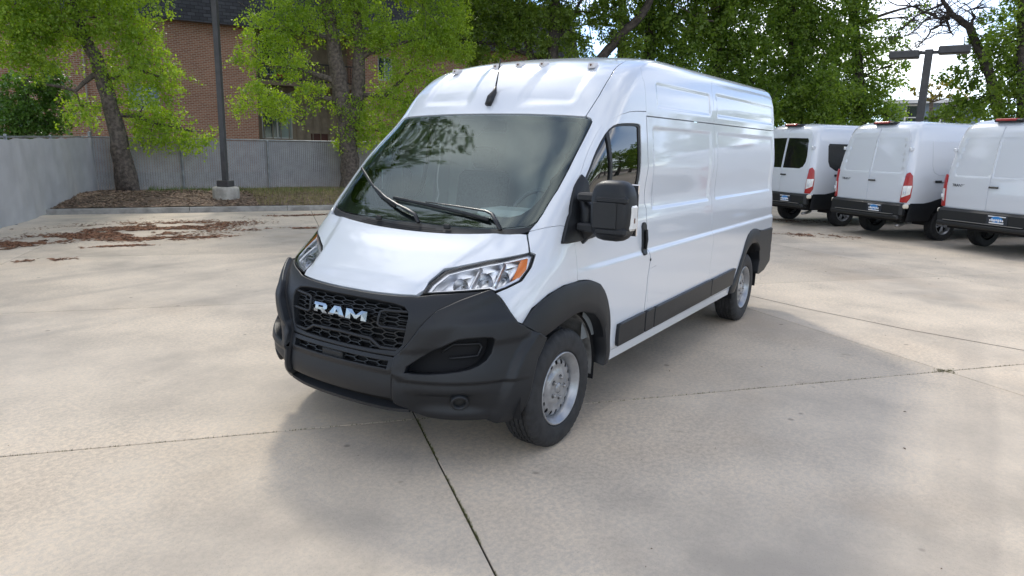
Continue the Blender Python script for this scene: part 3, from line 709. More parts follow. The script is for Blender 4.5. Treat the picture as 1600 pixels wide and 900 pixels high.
# ---------------- cab interior
b = MB()
dv = [(-.10, 1.25), (.10, 1.315), (.30, 1.345), (.42, 1.33), (.50, 1.20), (.46, 1.0), (.46, .6)]
V = []
for y in np.linspace(-.84, .84, 15):
    for x, z in dv: V.append((x, y, z + .02 * math.cos(y * 3)))
F = [(i * 7 + j, i * 7 + j + 1, (i + 1) * 7 + j + 1, (i + 1) * 7 + j) for i in range(14) for j in range(6)]
dash = mesh('dashboard', V, F, van, INT, True)
b = MB(); b.box((.30, -.42, 1.385), (.30, .42, .07), bev=.03); b.build('instrument_hood', INT, dash)
b = MB(); b.box((.28, .20, 1.36), (.32, .60, .05), bev=.02); b.build('dash_tray', INT2, dash)
b = MB(); Rm = np.array(Matrix.Rotation(math.radians(-62), 3, 'Y')); ring = [(.19 * math.cos(t), .19 * math.sin(t), 0) for t in np.linspace(0, 2 * math.pi, 33)]
b.tube(np.array(ring) @ Rm.T + [.56, -.43, 1.36], .016, 8, cap=False); b.tube(np.array([(-.17, 0, 0), (0, 0, -.03), (.17, 0, 0)]) @ Rm.T + [.56, -.43, 1.36], .03, 6); b.tube(np.array([(0, -.17, 0), (0, 0, -.03), (0, .17, 0)]) @ Rm.T + [.56, -.43, 1.36], .02, 6)
b.build('steering_wheel', INT2, van)
for y, wd in ((-.45, .50), (.45, .50)):
    st_ = empty('seat', (0, 0, 0)); st_.parent = van
    b = MB(); b.box((.85, y, .98), (.50, wd, .14), bev=.05); b.build('seat_cushion', SEATM, st_)
    b = MB(); b.box((1.12, y, 1.32), (.13, wd, .62), R=np.array(Matrix.Rotation(math.radians(10), 3, 'Y')), bev=.05); b.build('backrest', SEATM, st_)
    b = MB(); b.box((1.18, y, 1.73), (.10, .26, .18), bev=.04); b.build('headrest', SEATM, st_)
mesh('bulkhead', [(1.36, -.995, .45), (1.36, .995, .45), (1.36, .985, 1.4), (1.36, .93, 2.1), (1.36, .84, 2.44), (1.36, -.84, 2.44), (1.36, -.93, 2.1), (1.36, -.985, 1.4)], [(0, 1, 2, 3, 4, 5, 6, 7)], van, INT)
mesh('headliner', [(.66, -.80, 2.02), (.66, .80, 2.02), (1.36, .85, 2.10), (1.36, -.85, 2.10)], [(0, 1, 2, 3)], van, INT)
for sg in (1, -1):
    panel('pillar_trim', side_pts([(1.10, .6), (1.10, 1.30), (1.13, 1.9), (1.15, 2.2), (1.345, 2.2), (1.345, .6)], sg), INT, van, off=-.035, res=.08, solid=False)
    panel('door_trim', side_pts([(.30, .6), (.30, 1.24), (1.10, 1.24), (1.10, .6)], sg), INT2, van, off=-.05, res=.08, solid=False)
b = MB(); b.box((.62, -.01, 1.97), (.03, .26, .08), bev=.012); b.build('rear_view_mirror', BLK2, van)
# ---------------- mirrors
MBASE = [(-.025, 1.275), (.335, 1.285), (.335, 1.325), (.300, 1.50), (.285, 1.62), (.255, 1.66), (.19, 1.60), (.09, 1.44)]
for sg in (1, -1):
    ms = empty('side_mirror', (0, 0, 0)); ms.parent = van; y = -sg
    q = side_pts(MBASE, sg); panel('mirror_base', q, BLK, ms, off=.022, res=.04, skirt=.03, rnd=.01)
    b = MB(); b.tube([(.20, y * .985, 1.27), (.195, y * 1.035, 1.34), (.19, y * 1.04, 1.46), (.20, y * .99, 1.54)], [.035, .055, .05, .03], 10); b.build('mirror_pivot', BLK, ms)
    for z, zz in ((1.545, .032), (1.365, .032)):
        b = MB(); b.box((.135, y * 1.135, z), (.09, .25, zz * 1.6), bev=.012); b.box((.060, y * 1.27, z), (.10, .20, zz * 1.5), bev=.014); b.build('mirror_arm', BLK, ms)
    # housing: superelliptic shell
    V = []; nu, nv = 26, 13; zc_, yc = 1.478, y * 1.252
    for i in range(nv):
        ph = -math.pi / 2 + math.pi * i / (nv - 1)
        for k in range(nu):
            t = 2 * math.pi * k / nu; c, s_ = math.cos(t), math.sin(t); se = lambda q_, e_: math.copysign(abs(q_) ** e_, q_)
            ry, rz = .128, .176
            V.append((.10 + .085 * se(math.sin(ph), .8) , yc + ry * se(c, .55) * max(.02, math.cos(ph)) ** .28, zc_ + rz * se(s_, .62) * max(.02, math.cos(ph)) ** .28))
    F = [(i * nu + k, i * nu + (k + 1) % nu, (i + 1) * nu + (k + 1) % nu, (i + 1) * nu + k) for i in range(nv - 1) for k in range(nu)] + [tuple(range(nu)), tuple((nv - 1) * nu + k for k in range(nu))]
    hsg = mesh('mirror_housing', V, F, ms, BLK, True); fixn(hsg)
    b = MB(); b.box((.012, y * 1.235, 1.455), (.012, .150, .15), bev=.005); b.build('mirror_inset_panel', BLK2, ms)
    b = MB(); b.box((.187, y * 1.262, 1.48), (.01, .21, .30), bev=.004); b.build('mirror_glass', mat('mirror_face', (.8, .8, .82), .03, metal=1), ms)
    b = MB(); b.box((.105, y * 1.370, 1.445), (.085, .034, .150), bev=.014); b.build('mirror_turn_light', CLEARW, ms)
    b = MB(); b.box((.098, y * 1.387, 1.43), (.012, .006, .03), bev=.002); b.build('light_bulb', mat('bulb_brown', (.12, .05, .02), .4), ms)
    if sg < 0:      # the passenger mirror is folded back against the door
        piv = Vector((.20, 1.03, 0)); ms.matrix_local = Matrix.Translation(piv + Vector((.12, -.10, 0))) @ Matrix.Rotation(math.radians(-98), 4, 'Z') @ Matrix.Translation(-piv)
        for ch in list(ms.children):
            if ch.name.startswith('mirror_base'): ch.matrix_local = ms.matrix_local.inverted()
# ---------------- door handle, lock, markers, antenna, wipers
for sg in (1, -1):
    y = -sg; q = side_pts([(1.10, 1.10), (1.10, 1.285), (1.115, 1.305), (1.155, 1.305), (1.172, 1.285), (1.172, 1.10), (1.155, 1.08), (1.115, 1.08)], sg)
    h_ = panel('door_handle', q, BLK, dr[0 if sg == 1 else 1], off=.012, res=.03, skirt=.03, rnd=.008, disp=side_disp)
    b = MB(); b.box((1.140, y * 1.034, 1.19), (.030, .012, .13), bev=.004); b.build('handle_recess', DARK, h_)
    b = MB(); b.tube([(1.128, y * 1.04, 1.12), (1.12, y * 1.052, 1.19), (1.128, y * 1.04, 1.26)], .010, 6); b.build('handle_grip', BLK2, h_)
b = MB(); b.lathe([(0, -1.040), (.010, -1.040), (.012, -1.028)], c=(1.245, 0, 1.025), axis='Y', seg=12); b.build('door_lock', BLK2, van)
for s0 in (-.572, -.197, 0, .197, .572):
    q, n_ = surf_eval(P, to_uv([(s0, 3.108)])); b = MB(); x, yq, z = q[0]
    V = [(x - .035, yq - .024, z - .02), (x - .035, yq + .024, z - .02), (x + .055, yq + .024, z + .0), (x + .055, yq - .024, z + .0), (x - .028, yq - .019, z + .020), (x - .028, yq + .019, z + .020), (x + .04, yq + .018, z + .026), (x + .04, yq - .018, z + .026)]
    b.add(V, [(0, 1, 5, 4), (1, 2, 6, 5), (2, 3, 7, 6), (3, 0, 4, 7), (4, 5, 6, 7)]); ml = b.build('roof_marker_light', mat('marker_lens', (.62, .58, .54), .25, coat=.6), van)
    b = MB(); b.box((x - .028, yq, z + .004), (.014, .014, .014), bev=.003); b.build('marker_bulb', mat('bulb_brown'), ml)
q, n_ = surf_eval(P, to_uv([(-.02, 2.672)])); x, y0, z = q[0]
b = MB(); b.tube([(x - .045, y0, z - .035), (x - .01, y0, z + .02), (x + .035, y0, z + .062), (x + .05, y0, z + .10)], [.024, .028, .018, .008], 10); an = b.build('antenna_base', GLOSSBLK, van)
b = MB(); b.tube([(x + .045, y0, z + .08), (x + .075, y0, z + .18), (x + .105, y0, z + .30)], [.0065, .005, .0055], 8); b.build('antenna_mast', BLK2, van)
def wiper(armp, bladep):
    r = empty('wiper', (0, 0, 0)); r.parent = van
    q = np.array(armp); p, n_ = surf_eval(P, to_uv(q[:, :2])); p = p + n_ * q[:, 2:3]; b = MB(); b.tube(p, q[:, 3], 8, flat=.6); b.build('wiper_arm', GLOSSBLK, r)
    q = np.array(bladep); uu = resample(to_uv(q), .05)[:-1]; k = int(len(uu) / 2) + 1; p, n_ = surf_eval(P, to_uv(q)); p = p + n_ * .014; b = MB(); b.tube(p, .008, 6, flat=1.6); b.build('wiper_blade', BLK2, r)
wiper([(.476, 1.452, .012, .016), (.45, 1.52, .035, .016), (.42, 1.575, .036, .015), (.381, 1.60, .036, .013), (.256, 1.630, .034, .010), (.10, 1.655, .03, .008), (-.02, 1.668, .026, .006)], [(.40, 1.545), (.25, 1.60), (.10, 1.635), (-.05, 1.660), (-.255, 1.680)])
wiper([(.011, 1.495, .012, .016), (-.03, 1.545, .035, .016), (-.09, 1.575, .036, .015), (-.17, 1.605, .036, .013), (-.29, 1.66, .034, .010), (-.42, 1.74, .03, .008)], [(-.20, 1.605), (-.36, 1.69), (-.48, 1.775), (-.648, 1.892)])
# ================================================================ ground
def concrete(name, base=(.545, .470, .375)):
    m = bpy.data.materials.new(name); m.use_nodes = True; n = m.node_tree.nodes; l = m.node_tree.links; b = n['Principled BSDF']; b.inputs['Roughness'].default_value = .82
    g = n.new('ShaderNodeNewGeometry')
    def noise(sc, det=5, ro=.55, map_=None):
        t = n.new('ShaderNodeTexNoise'); t.inputs['Scale'].default_value = sc; t.inputs['Detail'].default_value = det; t.inputs['Roughness'].default_value = ro
        if map_: mp_ = n.new('ShaderNodeMapping'); mp_.inputs['Scale'].default_value = map_; mp_.inputs['Rotation'].default_value = (0, 0, -.7); l.new(g.outputs['Position'], mp_.inputs[0]); l.new(mp_.outputs[0], t.inputs['Vector'])
        else: l.new(g.outputs['Position'], t.inputs['Vector'])
        return t.outputs['Fac']
    def ramp(f, p0, p1, c0=(0, 0, 0, 1), c1=(1, 1, 1, 1)):
        r = n.new('ShaderNodeValToRGB'); r.color_ramp.elements[0].position = p0; r.color_ramp.elements[1].position = p1; r.color_ramp.elements[0].color = c0; r.color_ramp.elements[1].color = c1; l.new(f, r.inputs[0]); return r.outputs[0]
    def mix(f, a, c, mode='MIX'):
        x = n.new('ShaderNodeMix'); x.data_type = 'RGBA'; x.blend_type = mode
        if isinstance(f, float): x.inputs[0].default_value = f
        else: l.new(f, x.inputs[0])
        for v, i in ((a, 6), (c, 7)):
            if isinstance(v, tuple): x.inputs[i].default_value = v
            else: l.new(v, x.inputs[i])
        return x.outputs[2]
    oi = n.new('ShaderNodeObjectInfo')
    c = mix(ramp(noise(.9, 6, .62), .35, .66), (*[x * .76 for x in base], 1), (*[x * 1.12 for x in base], 1))
    c = mix(ramp(noise(.35, 6, .65), .52, .70), c, (base[0] * .92, base[1] * .86, base[2] * .80, 1))      # warm stains
    c = mix(ramp(noise(3.2, 6, .7, (1, .35, 1)), .50, .75, c1=(.55, .55, .55, 1)), c, (base[0] * .80, base[1] * .79, base[2] * .80, 1))
    fine = ramp(noise(30, 7, .85), .42, .58)
    worn = ramp(noise(.45, 4, .6), .36, .60)
    f2 = n.new('ShaderNodeMath'); f2.operation = 'MULTIPLY'; l.new(fine, f2.inputs[0]); l.new(worn, f2.inputs[1])
    f3 = n.new('ShaderNodeMath'); f3.operation = 'MULTIPLY'; l.new(f2.outputs[0], f3.inputs[0]); f3.inputs[1].default_value = 1.0
    c = mix(f3.outputs[0], c, (base[0] * 1.30, base[1] * 1.25, base[2] * 1.17, 1))
    vo = n.new('ShaderNodeTexVoronoi'); vo.inputs['Scale'].default_value = 95; l.new(g.outputs['Position'], vo.inputs['Vector'])
    sp = ramp(vo.outputs['Distance'], .10, .22, c0=(1, 1, 1, 1), c1=(0, 0, 0, 1)); f4 = n.new('ShaderNodeMath'); f4.operation = 'MULTIPLY'; l.new(sp, f4.inputs[0]); f4.inputs[1].default_value = .35
    c = mix(f4.outputs[0], c, (.14, .12, .10, 1))
    c = mix(ramp(noise(1.7, 7, .75), .62, .70, c1=(.40, .40, .40, 1)), c, (.22, .17, .12, 1))
    v2 = n.new('ShaderNodeTexVoronoi'); v2.inputs['Scale'].default_value = 2.2; v2.inputs['Randomness'].default_value = 1; l.new(g.outputs['Position'], v2.inputs['Vector'])
    c = mix(ramp(v2.outputs['Distance'], .035, .06, c0=(.55, .55, .55, 1), c1=(0, 0, 0, 1)), c, (.12, .10, .085, 1))     # drips and gum
    c = mix(ramp(noise(.8, 3, .5, (.12, 1.6, 1)), .58, .66, c1=(.22, .22, .22, 1)), c, (.20, .18, .16, 1))                 # faint tyre tracks
    v = n.new('ShaderNodeHueSaturation'); mr = n.new('ShaderNodeMapRange'); mr.inputs[3].default_value = .88; mr.inputs[4].default_value = 1.06; l.new(oi.outputs['Random'], mr.inputs[0]); l.new(mr.outputs[0], v.inputs['Value']); l.new(c, v.inputs['Color'])
    l.new(v.outputs[0], b.inputs['Base Color'])
    bp = n.new('ShaderNodeBump'); bp.inputs['Strength'].default_value = .6; bp.inputs['Distance'].default_value = .005; ad = n.new('ShaderNodeMath'); l.new(noise(60, 5, .7), ad.inputs[0]); l.new(noise(7, 4), ad.inputs[1]); l.new(ad.outputs[0], bp.inputs['Height']); l.new(bp.outputs[0], b.inputs['Normal'])
    return m
CONC = concrete('lot_concrete')
JOINT = mat('joint_dirt', (.02, .017, .012), .95, noise=(20, .4))
lot = tag(mesh('parking_lot', [(2 + 29 * math.cos(k * math.pi / 8), 2 + 29 * math.sin(k * math.pi / 8), -.011) for k in range(16)], [tuple(range(16))], None, JOINT), kind='structure')
EARTH = mat('earth', (.12, .09, .06), .95, noise=(2, .3))
tag(mesh('ground', [(-900, -900, -.06), (900, -900, -.06), (900, 900, -.06), (-900, 900, -.06)], [(0, 1, 2, 3)], None, EARTH), kind='structure')
# joint grid: measured intersections
O_ = np.array([-.235, -.03]); EA = np.array([3.555, -2.955]); EA /= np.linalg.norm(EA)
LA_ = 4.62; EB = np.array([1.16, 1.50]); EB /= np.linalg.norm(EB); EC = np.array([1.05, 1.60]); EC /= np.linalg.norm(EC)
def gpt(i, j):
    d = EB if i <= 0 else EC
    return O_ + EA * LA_ * i + d * (3.78 * j)
def slab(i, j, g=.0052):
    q = np.array([gpt(i, j), gpt(i + 1, j), gpt(i + 1, j + 1), gpt(i, j + 1)]); q = inset(q, g); q2 = inset(q, .003); V = [(*p, -.03) for p in q] + [(*p, -.004) for p in q] + [(*p, 0) for p in q2]
    V = np.array(V)
    F = [(8, 9, 10, 11)] + [(k, (k + 1) % 4, 4 + (k + 1) % 4, 4 + k) for k in range(4)] + [(4 + k, 4 + (k + 1) % 4, 8 + (k + 1) % 4, 8 + k) for k in range(4)]
    return V, F
CA, CB = np.array([4.17, 14.60]), np.array([9.34, 11.45]); CD = (CB - CA) / np.linalg.norm(CB - CA); CN = np.array([-CD[1], CD[0]])
for i in range(-5, 9):
    for j in range(-4, 7):
        V, F = slab(i, j); c = V[:4, :2].mean(0)
        if np.linalg.norm(c - [2, 2]) > 34: continue
        if ((V[:4, :2] - CA) @ CN).min() > 0: continue
        fixn(mesh('concrete_slab', V, F, lot, CONC))
far_ = tag(mesh('outer_pavement', [(-60, -60, -.012), (60, -60, -.012), (140, 0, -.012), (140, 9, -.012), (40, 10, -.012), (-60, 40, -.012)], [(0, 1, 2, 3, 4, 5)], None, concrete('far_concrete')), kind='structure')
far_.location.z = -.020
# the curved saw-cut that misses the grid (a shallow sealed crack)
b = MB(); q = np.array([(6.6, .35), (5.75, -.30), (5.45, -.68), (5.1, -1.5), (4.75, -2.6), (4.57, -3.6), (4.4, -4.6), (4.2, -6.0)])
for k in range(len(q) - 1):
    a, c = q[k], q[k + 1]; d = (c - a) / np.linalg.norm(c - a); nn = np.array([-d[1], d[0]]) * .006; b.add([(*(a - nn), .0022), (*(a + nn), .0022), (*(c + nn), .0022), (*(c - nn), .0022)], [(0, 3, 2, 1)])
o = b.build('pavement_crack', JOINT, lot, fix=False)
# moss and weeds in the joints
b = MB()
def tuft(p, s):
    for _ in range(5):
        a = random.uniform(0, 6.28); l_ = s * random.uniform(.5, 1.2); x, y = p[0] + random.gauss(0, s * .35), p[1] + random.gauss(0, s * .35)
        b.add([(x, y, -.004), (x + math.cos(a) * s * .35, y + math.sin(a) * s * .35, -.002), (x + math.cos(a + .7) * l_, y + math.sin(a + .7) * l_, random.uniform(.004, .014))], [(0, 1, 2)])
for k in range(900):
    t = random.random() ** .8; p = O_ + (-EB) * (t * 3.0); dens = (math.sin(t * 19) + math.sin(t * 41 + 1)) * .5
    if random.random() < .35 + .5 * dens: tuft(p, .009)
for k in range(600):
    p = O_ + EA * random.uniform(-3.4, 9); tuft(p, .006)
for k in range(70): p = gpt(1, 0) + EA * random.gauss(0, .05) + EC * random.gauss(0, .03); tuft(p, .013)
tag(b.build('joint_moss', mat('moss', (.11, .11, .035), .9, noise=(40, .4)), None, fix=False), 'dry yellow green moss and weeds growing in the pavement joints', 'weeds', kind='stuff')
# reddish leaf litter washed against the kerb
b = MB(); cnt = 0
blobs = [((4.0, 10.9), 1.5, 1.1, -.5, 4200), ((2.9, 10.5), 1.2, .45, -.5, 1600), ((3.4, 9.45), 1.0, .35, -.5, 1300), ((1.55, 10.4), .55, .42, -.5, 900), ((1.0, 9.85), .4, .35, -.5, 300), ((5.3, 10.9), 1.3, .7, -.5, 700), ((3.9, 9.1), .6, .14, -.5, 250), ((1.0, 8.4), .35, .12, -.5, 100), ((2.45, 9.0), .5, .10, -.5, 160), ((5.8, 9.0), .9, .18, -.5, 380), ((7.9, 10.9), 1.0, .22, -.5, 260), ((16.2, 1.3), 1.5, .5, -1.2, 420), ((13.1, -.1), .9, .35, -1.2, 260), ((.2, 5.0), .25, .12, -.7, 60)]
for (c, la, lb, an_, n_) in blobs:
    ca, sa = math.cos(an_), math.sin(an_)
    for _ in range(int(n_ * 1.8)):
        u, v = random.gauss(0, la * .5), random.gauss(0, lb * .5)
        if False: continue
        x, y = c[0] + u * ca - v * sa, c[1] + u * sa + v * ca
        if (np.array([x, y]) - CA) @ CN > -.05 or noise.noise((x * 1.3, y * 1.3, 0)) + .5 * noise.noise((x * 4.5, y * 4.5, 3)) < random.uniform(-.2, -.02): continue
        s = random.uniform(.02, .05); a = random.uniform(0, 6.28); z = random.uniform(.002, .012)
        b.add([(x + s * math.cos(a), y + s * math.sin(a), z), (x + .5 * s * math.cos(a + 1.7), y + .5 * s * math.sin(a + 1.7), z + random.uniform(0, .01)), (x - s * math.cos(a), y - s * math.sin(a), z), (x - .5 * s * math.cos(a + 1.7), y - .5 * s * math.sin(a + 1.7), z)], [(0, 1, 2, 3)])
tag(b.build('leaf_litter', mat('leaf_litter', (.22, .105, .055), .95, noise=(6, .4)), None, fix=False), 'reddish brown leaf litter washed over the concrete in front of the kerb', 'leaf litter', kind='stuff')
b = MB()
for k in range(260):
    if random.random() < .6: x, y = random.uniform(-3, 12), random.uniform(-4, 11)
    else: x, y = random.uniform(8, 20), random.uniform(-6, 6)
    s = random.uniform(.006, .018) if x > 1 else .006; a = random.uniform(0, 6.28); e = random.uniform(.3, .7); zz = random.uniform(.003, .010)
    b.add([(x + s * math.cos(a), y + s * math.sin(a), .002), (x - s * e * math.sin(a), y + s * e * math.cos(a), zz), (x - s * math.cos(a), y - s * math.sin(a), .002), (x + s * e * math.sin(a), y - s * e * math.cos(a), zz * .7)], [(0, 1, 2, 3)])
tag(b.build('stray_leaves', mat('stray_leaf', (.12, .075, .045), .9, noise=(3, .5)), None, fix=False), 'small dry leaves and seeds scattered singly over the concrete', 'leaves', kind='stuff')
# kerb: separate cast lengths
KERB = mat('kerb_concrete', (.27, .26, .235), .85, noise=(5, .25), bump=(60, .4, .004))
kerb = tag(empty('kerb', (0, 0, 0)), kind='structure')
kl = [-1.0, 2.55, 4.9, 7.5, 10.1, 13.1, 16.1, 19.1]
for a, c in zip(kl[:-1], kl[1:]):
    p, q = CA + CD * (a + .006), CA + CD * (c - .006); n2 = CN
    pr_ = [(0, -.05), (0, .11), (.02, .13), (.15, .13), (.15, -.05)]
    V = [(*(p + n2 * u), z) for u, z in pr_] + [(*(q + n2 * u), z) for u, z in pr_]
    fixn(mesh('kerb_stone', V, [(k, (k + 1) % 5, 5 + (k + 1) % 5, 5 + k) for k in range(5)] + [(0, 1, 2, 3, 4), (9, 8, 7, 6, 5)], kerb, KERB))
# planting bed behind the kerb
def bedz(u, v):   # u along kerb, v behind it
    return .10 + .05 * min(v, 3) + .10 * math.exp(-((u - 2.2) / 2.6) ** 2 - ((v - 2.0) / 1.6) ** 2) + .02 * math.sin(u * 3.1) * math.sin(v * 4.3)
V = []; F = []; nu, nv = 90, 30
for i in range(nu):
    for j in range(nv): u = -7 + 30 * i / (nu - 1); v = .16 + 26 * (j / (nv - 1)) ** 1.8; p = CA + CD * u + CN * v; V.append((*p, bedz(u, v) + (random.uniform(0, .02) if v < 6 else 0)))
F = [(i * nv + j, (i + 1) * nv + j, (i + 1) * nv + j + 1, i * nv + j + 1) for i in range(nu - 1) for j in range(nv - 1)]
tag(fixn(mesh('planting_bed', V, F, None, mat('bed_soil', (.15, .105, .070), .95, noise=(4, .5), bump=(30, .8, .03)), True)), kind='structure')
def chips(name, n_, ur, vr, sz, m, label, cat, up=0, prob=None):
    b = MB()
    for _ in range(n_):
        u, v = random.uniform(*ur), random.uniform(*vr)
        if prob and random.random() > prob(u, v): continue
        p = CA + CD * u + CN * v; z = bedz(u, v); a = random.uniform(0, 6.28); s = random.uniform(*sz)
        if up:
            t = random.gauss(0, .35); b.add([(p[0] - .006 * math.sin(a), p[1] + .006 * math.cos(a), z), (p[0] + .006 * math.sin(a), p[1] - .006 * math.cos(a), z), (p[0] + t * s * math.cos(a), p[1] + t * s * math.sin(a), z + s)], [(0, 1, 2)])
        else:
            q = [(s * math.cos(a + k), s * math.sin(a + k) * .5) for k in (0, 1.2, 3.1, 4.4)]; b.add([(p[0] + x, p[1] + y, z + .012 + random.uniform(0, .03)) for x, y in q], [(0, 1, 2, 3)])
    return tag(b.build(name, m, None, fix=False), label, cat, kind='stuff')
chips('mulch', 9000, (-2, 8.5), (.17, 3.6), (.02, .055), mat('mulch', (.22, .15, .10), .95, noise=(9, .6)), 'brown bark mulch and dead leaves covering the planting bed', 'mulch', prob=lambda u, v: .9 if u < 4.5 else .35)
chips('dry_grass', 15000, (4.2, 16), (.17, 4.2), (.05, .16), mat('dry_grass', (.25, .22, .09), .95, noise=(5, .4)), 'dry yellowish grass on the bed right of the lamp post', 'grass', 1)
chips('green_grass', 9000, (1.5, 18), (2.2, 4.4), (.06, .2), mat('green_grass', (.10, .15, .03), .95, noise=(5, .4)), 'short green grass growing along the foot of the rear fence', 'grass', 1, prob=lambda u, v: (v - 2) / 2.2)
# ================================================================ fences
GAL = mat('galvanised', (.30, .31, .31), .5, metal=.5, noise=(6, .2))
SLAT = mat('fence_slat', (.36, .35, .335), .6, noise=(3, .08))
FA, FB = np.array([6.59, 18.45]), np.array([13.9, 16.0]); FD = (FB - FA) / np.linalg.norm(FB - FA); FN = np.array([-FD[1], FD[0]])
fence = empty('slatted_chain_fence', (FA[0], FA[1], 0), 0, 'grey chain link fence with privacy slats running behind the trees and lamp post', 'fence'); inv = np.array([FA[0], FA[1], 0])
def fl(u, v, z): p = FD * u + FN * v; return (p[0], p[1], z)
ZB = lambda u: .20
b = MB()
u = .05
while u < 17.5:
    zz = 1.80 + .004 * u; b.add([fl(u, .02, .16), fl(u + .062, .03, .16), fl(u + .062, .03, zz - .04), fl(u, .02, zz - .04)], [(0, 1, 2, 3)]); u += .070
tag(b.build('privacy_slats', SLAT, fence, fix=False), kind='stuff')
b = MB()
u = -1.6
while u < 17.5:
    for sg in (1, -1):
        z0, z1 = .18, 1.78; u0, u1 = (u, u + 1.6) if sg > 0 else (u + 1.6, u)
        def cl(uu): return min(max(uu, 0), 17.5)
        ca_, cb_ = cl(u0), cl(u1)
        if abs(ca_ - cb_) < .02: continue
        za = z0 + (z1 - z0) * (ca_ - u0) / (u1 - u0); zb = z0 + (z1 - z0) * (cb_ - u0) / (u1 - u0)
        b.add([fl(ca_, -.004 * sg, za - .004), fl(cb_, -.004 * sg, zb - .004), fl(cb_, -.004 * sg, zb + .004), fl(ca_, -.004 * sg, za + .004)], [(0, 1, 2, 3)])
    u += .085
tag(b.build('chain_link', GAL, fence, fix=False), kind='stuff')
for u in (0, 2.43, 5.1, 7.7, 10.3, 12.9, 15.5):
    b = MB(); r = .04 if u == 0 else .030; h = 1.93 if u == 0 else 1.80; b.lathe([(0, h + .02), (r * .7, h + .015), (r * 1.1, h), (r, h - .03), (r, .0)], c=fl(u, -.045, 0), seg=12); b.build('fence_post', GAL, fence)
b = MB(); b.tube([fl(0, -.02, 1.795), fl(17.5, -.02, 1.86)], .022, 8); b.build('top_rail', GAL, fence)
GA, GB = np.array([1.6, 12.1]), np.array([4.46, 15.75])
gd = (GB - GA) / np.linalg.norm(GB - GA); G0 = GB - gd * 12
fence2 = empty('screened_fence', (G0[0], G0[1], 0), 0, 'fence along the left side covered with light grey windscreen fabric', 'fence')
end = FA - G0; Lg = np.linalg.norm(end); gd = end / Lg; gn = np.array([-gd[1], gd[0]])
V = []; nu, nv = 150, 16
for i in range(nu):
    for j in range(nv):
        u = Lg * i / (nu - 1); z = .04 + .2 * max(0, (u - 12) / 4) + (1.72 - .02 + .0 * u - 0 * j) * j / (nv - 1); ztop = 1.66 + .10 * (u / Lg) + .022 * math.sin(u * 2.16) ** 2 + .008 * math.sin(u * 7.7); z = (.03 + .15 * max(0, min(1, (u - 12) / 3))) * (1 - j / (nv - 1)) + ztop * j / (nv - 1)
        d = .035 * math.sin(u * 2.16 + z * .6) + .010 * math.sin(u * 9 + z * 3) + .006 * math.sin(u * 23); p = gd * u + gn * (-.05 - d); V.append((p[0], p[1], z))
F = [(i * nv + j, (i + 1) * nv + j, (i + 1) * nv + j + 1, i * nv + j + 1) for i in range(nu - 1) for j in range(nv - 1)]
mesh('screen_fabric', V, F, fence2, mat('screen_fabric', (.46, .455, .44), .75, noise=(2, .08), bump=(120, .5, .004)), True)
for u in np.arange(.2, Lg, 2.9):
    b = MB(); p = gd * u; b.lathe([(0, 1.83), (.03, 1.82), (.03, 0)], c=(p[0], p[1], 0), seg=10); b.build('fence_post', GAL, fence2)
b = MB(); b.tube([(0, 0, 1.72), (gd[0] * Lg, gd[1] * Lg, 1.80)], .022, 8); b.build('top_rail', GAL, fence2)
# ================================================================ lamp posts
POLEM = mat('bronze_paint', (.045, .042, .040), .45, noise=(7, .2))
lp = empty('lamp_post', (7.85, 13.95, 0), 0, 'tall dark square lamp post on a round concrete footing behind the kerb', 'lamp post')
b = MB(); b.lathe([(0, .56), (.28, .56), (.335, .53), (.345, .48), (.345, -.05)], seg=40); b.build('concrete_footing', mat('footing', (.36, .34, .29), .85, noise=(5, .25), bump=(30, .5, .008)), lp)
b = MB(); b.box((0, 0, .64), (.34, .34, .17), R=np.array(Matrix.Rotation(.45, 3, 'Z')), bev=.02); b.build('base_cover', POLEM, lp)
b = MB(); b.box((0, 0, 4.8), (.135, .135, 8.3), R=np.array(Matrix.Rotation(.45, 3, 'Z')), bev=.01); b.build('pole', POLEM, lp)
for sg in (1, -1):
    b = MB(); b.box((.5 * sg, 0, 8.9), (.75, .32, .14), bev=.02); b.build('lamp_head', POLEM, lp)
def small(nm, px, lab): pass
lp2 = empty('lamp_post', (20.39, -1.40, 0), 0, 'shorter dark lamp post with two flat box heads behind the parked vans', 'lamp post')
b = MB(); b.box((0, 0, 2.4), (.20, .20, 4.85), bev=.01); b.build('pole', POLEM, lp2)
for sg in (1, -1):
    b = MB(); b.box((0, .62 * sg, 4.74 + (.04 if sg < 0 else -.04)), (.42, .78, .22), bev=.03); b.build('lamp_head', POLEM, lp2)
    b = MB(); b.box((0, .18 * sg, 4.74), (.09, .22, .09), bev=.01); b.build('lamp_arm', POLEM, lp2)
# ================================================================ trees
def leafmat(name, c0, c1, tr=.5, rough=.5):
    m = bpy.data.materials.new(name); m.use_nodes = True; n = m.node_tree.nodes; l = m.node_tree.links; b = n['Principled BSDF']; o = n['Material Output']
    a = n.new('ShaderNodeAttribute'); a.attribute_name = 'tint'; r = n.new('ShaderNodeValToRGB'); r.color_ramp.elements[0].color = (*c0, 1); r.color_ramp.elements[1].color = (*c1, 1); l.new(a.outputs['Fac'], r.inputs[0])
    l.new(r.outputs[0], b.inputs['Base Color']); b.inputs['Roughness'].default_value = rough
    t = n.new('ShaderNodeBsdfTranslucent'); h = n.new('ShaderNodeHueSaturation'); h.inputs['Saturation'].default_value = 1.15; h.inputs['Value'].default_value = 2.0; h.inputs['Hue'].default_value = .498; l.new(r.outputs[0], h.inputs['Color']); l.new(h.outputs[0], t.inputs[0])
    x = n.new('ShaderNodeMixShader'); x.inputs[0].default_value = tr; l.new(b.outputs[0], x.inputs[1]); l.new(t.outputs[0], x.inputs[2]); l.new(x.outputs[0], o.inputs[0]); return m
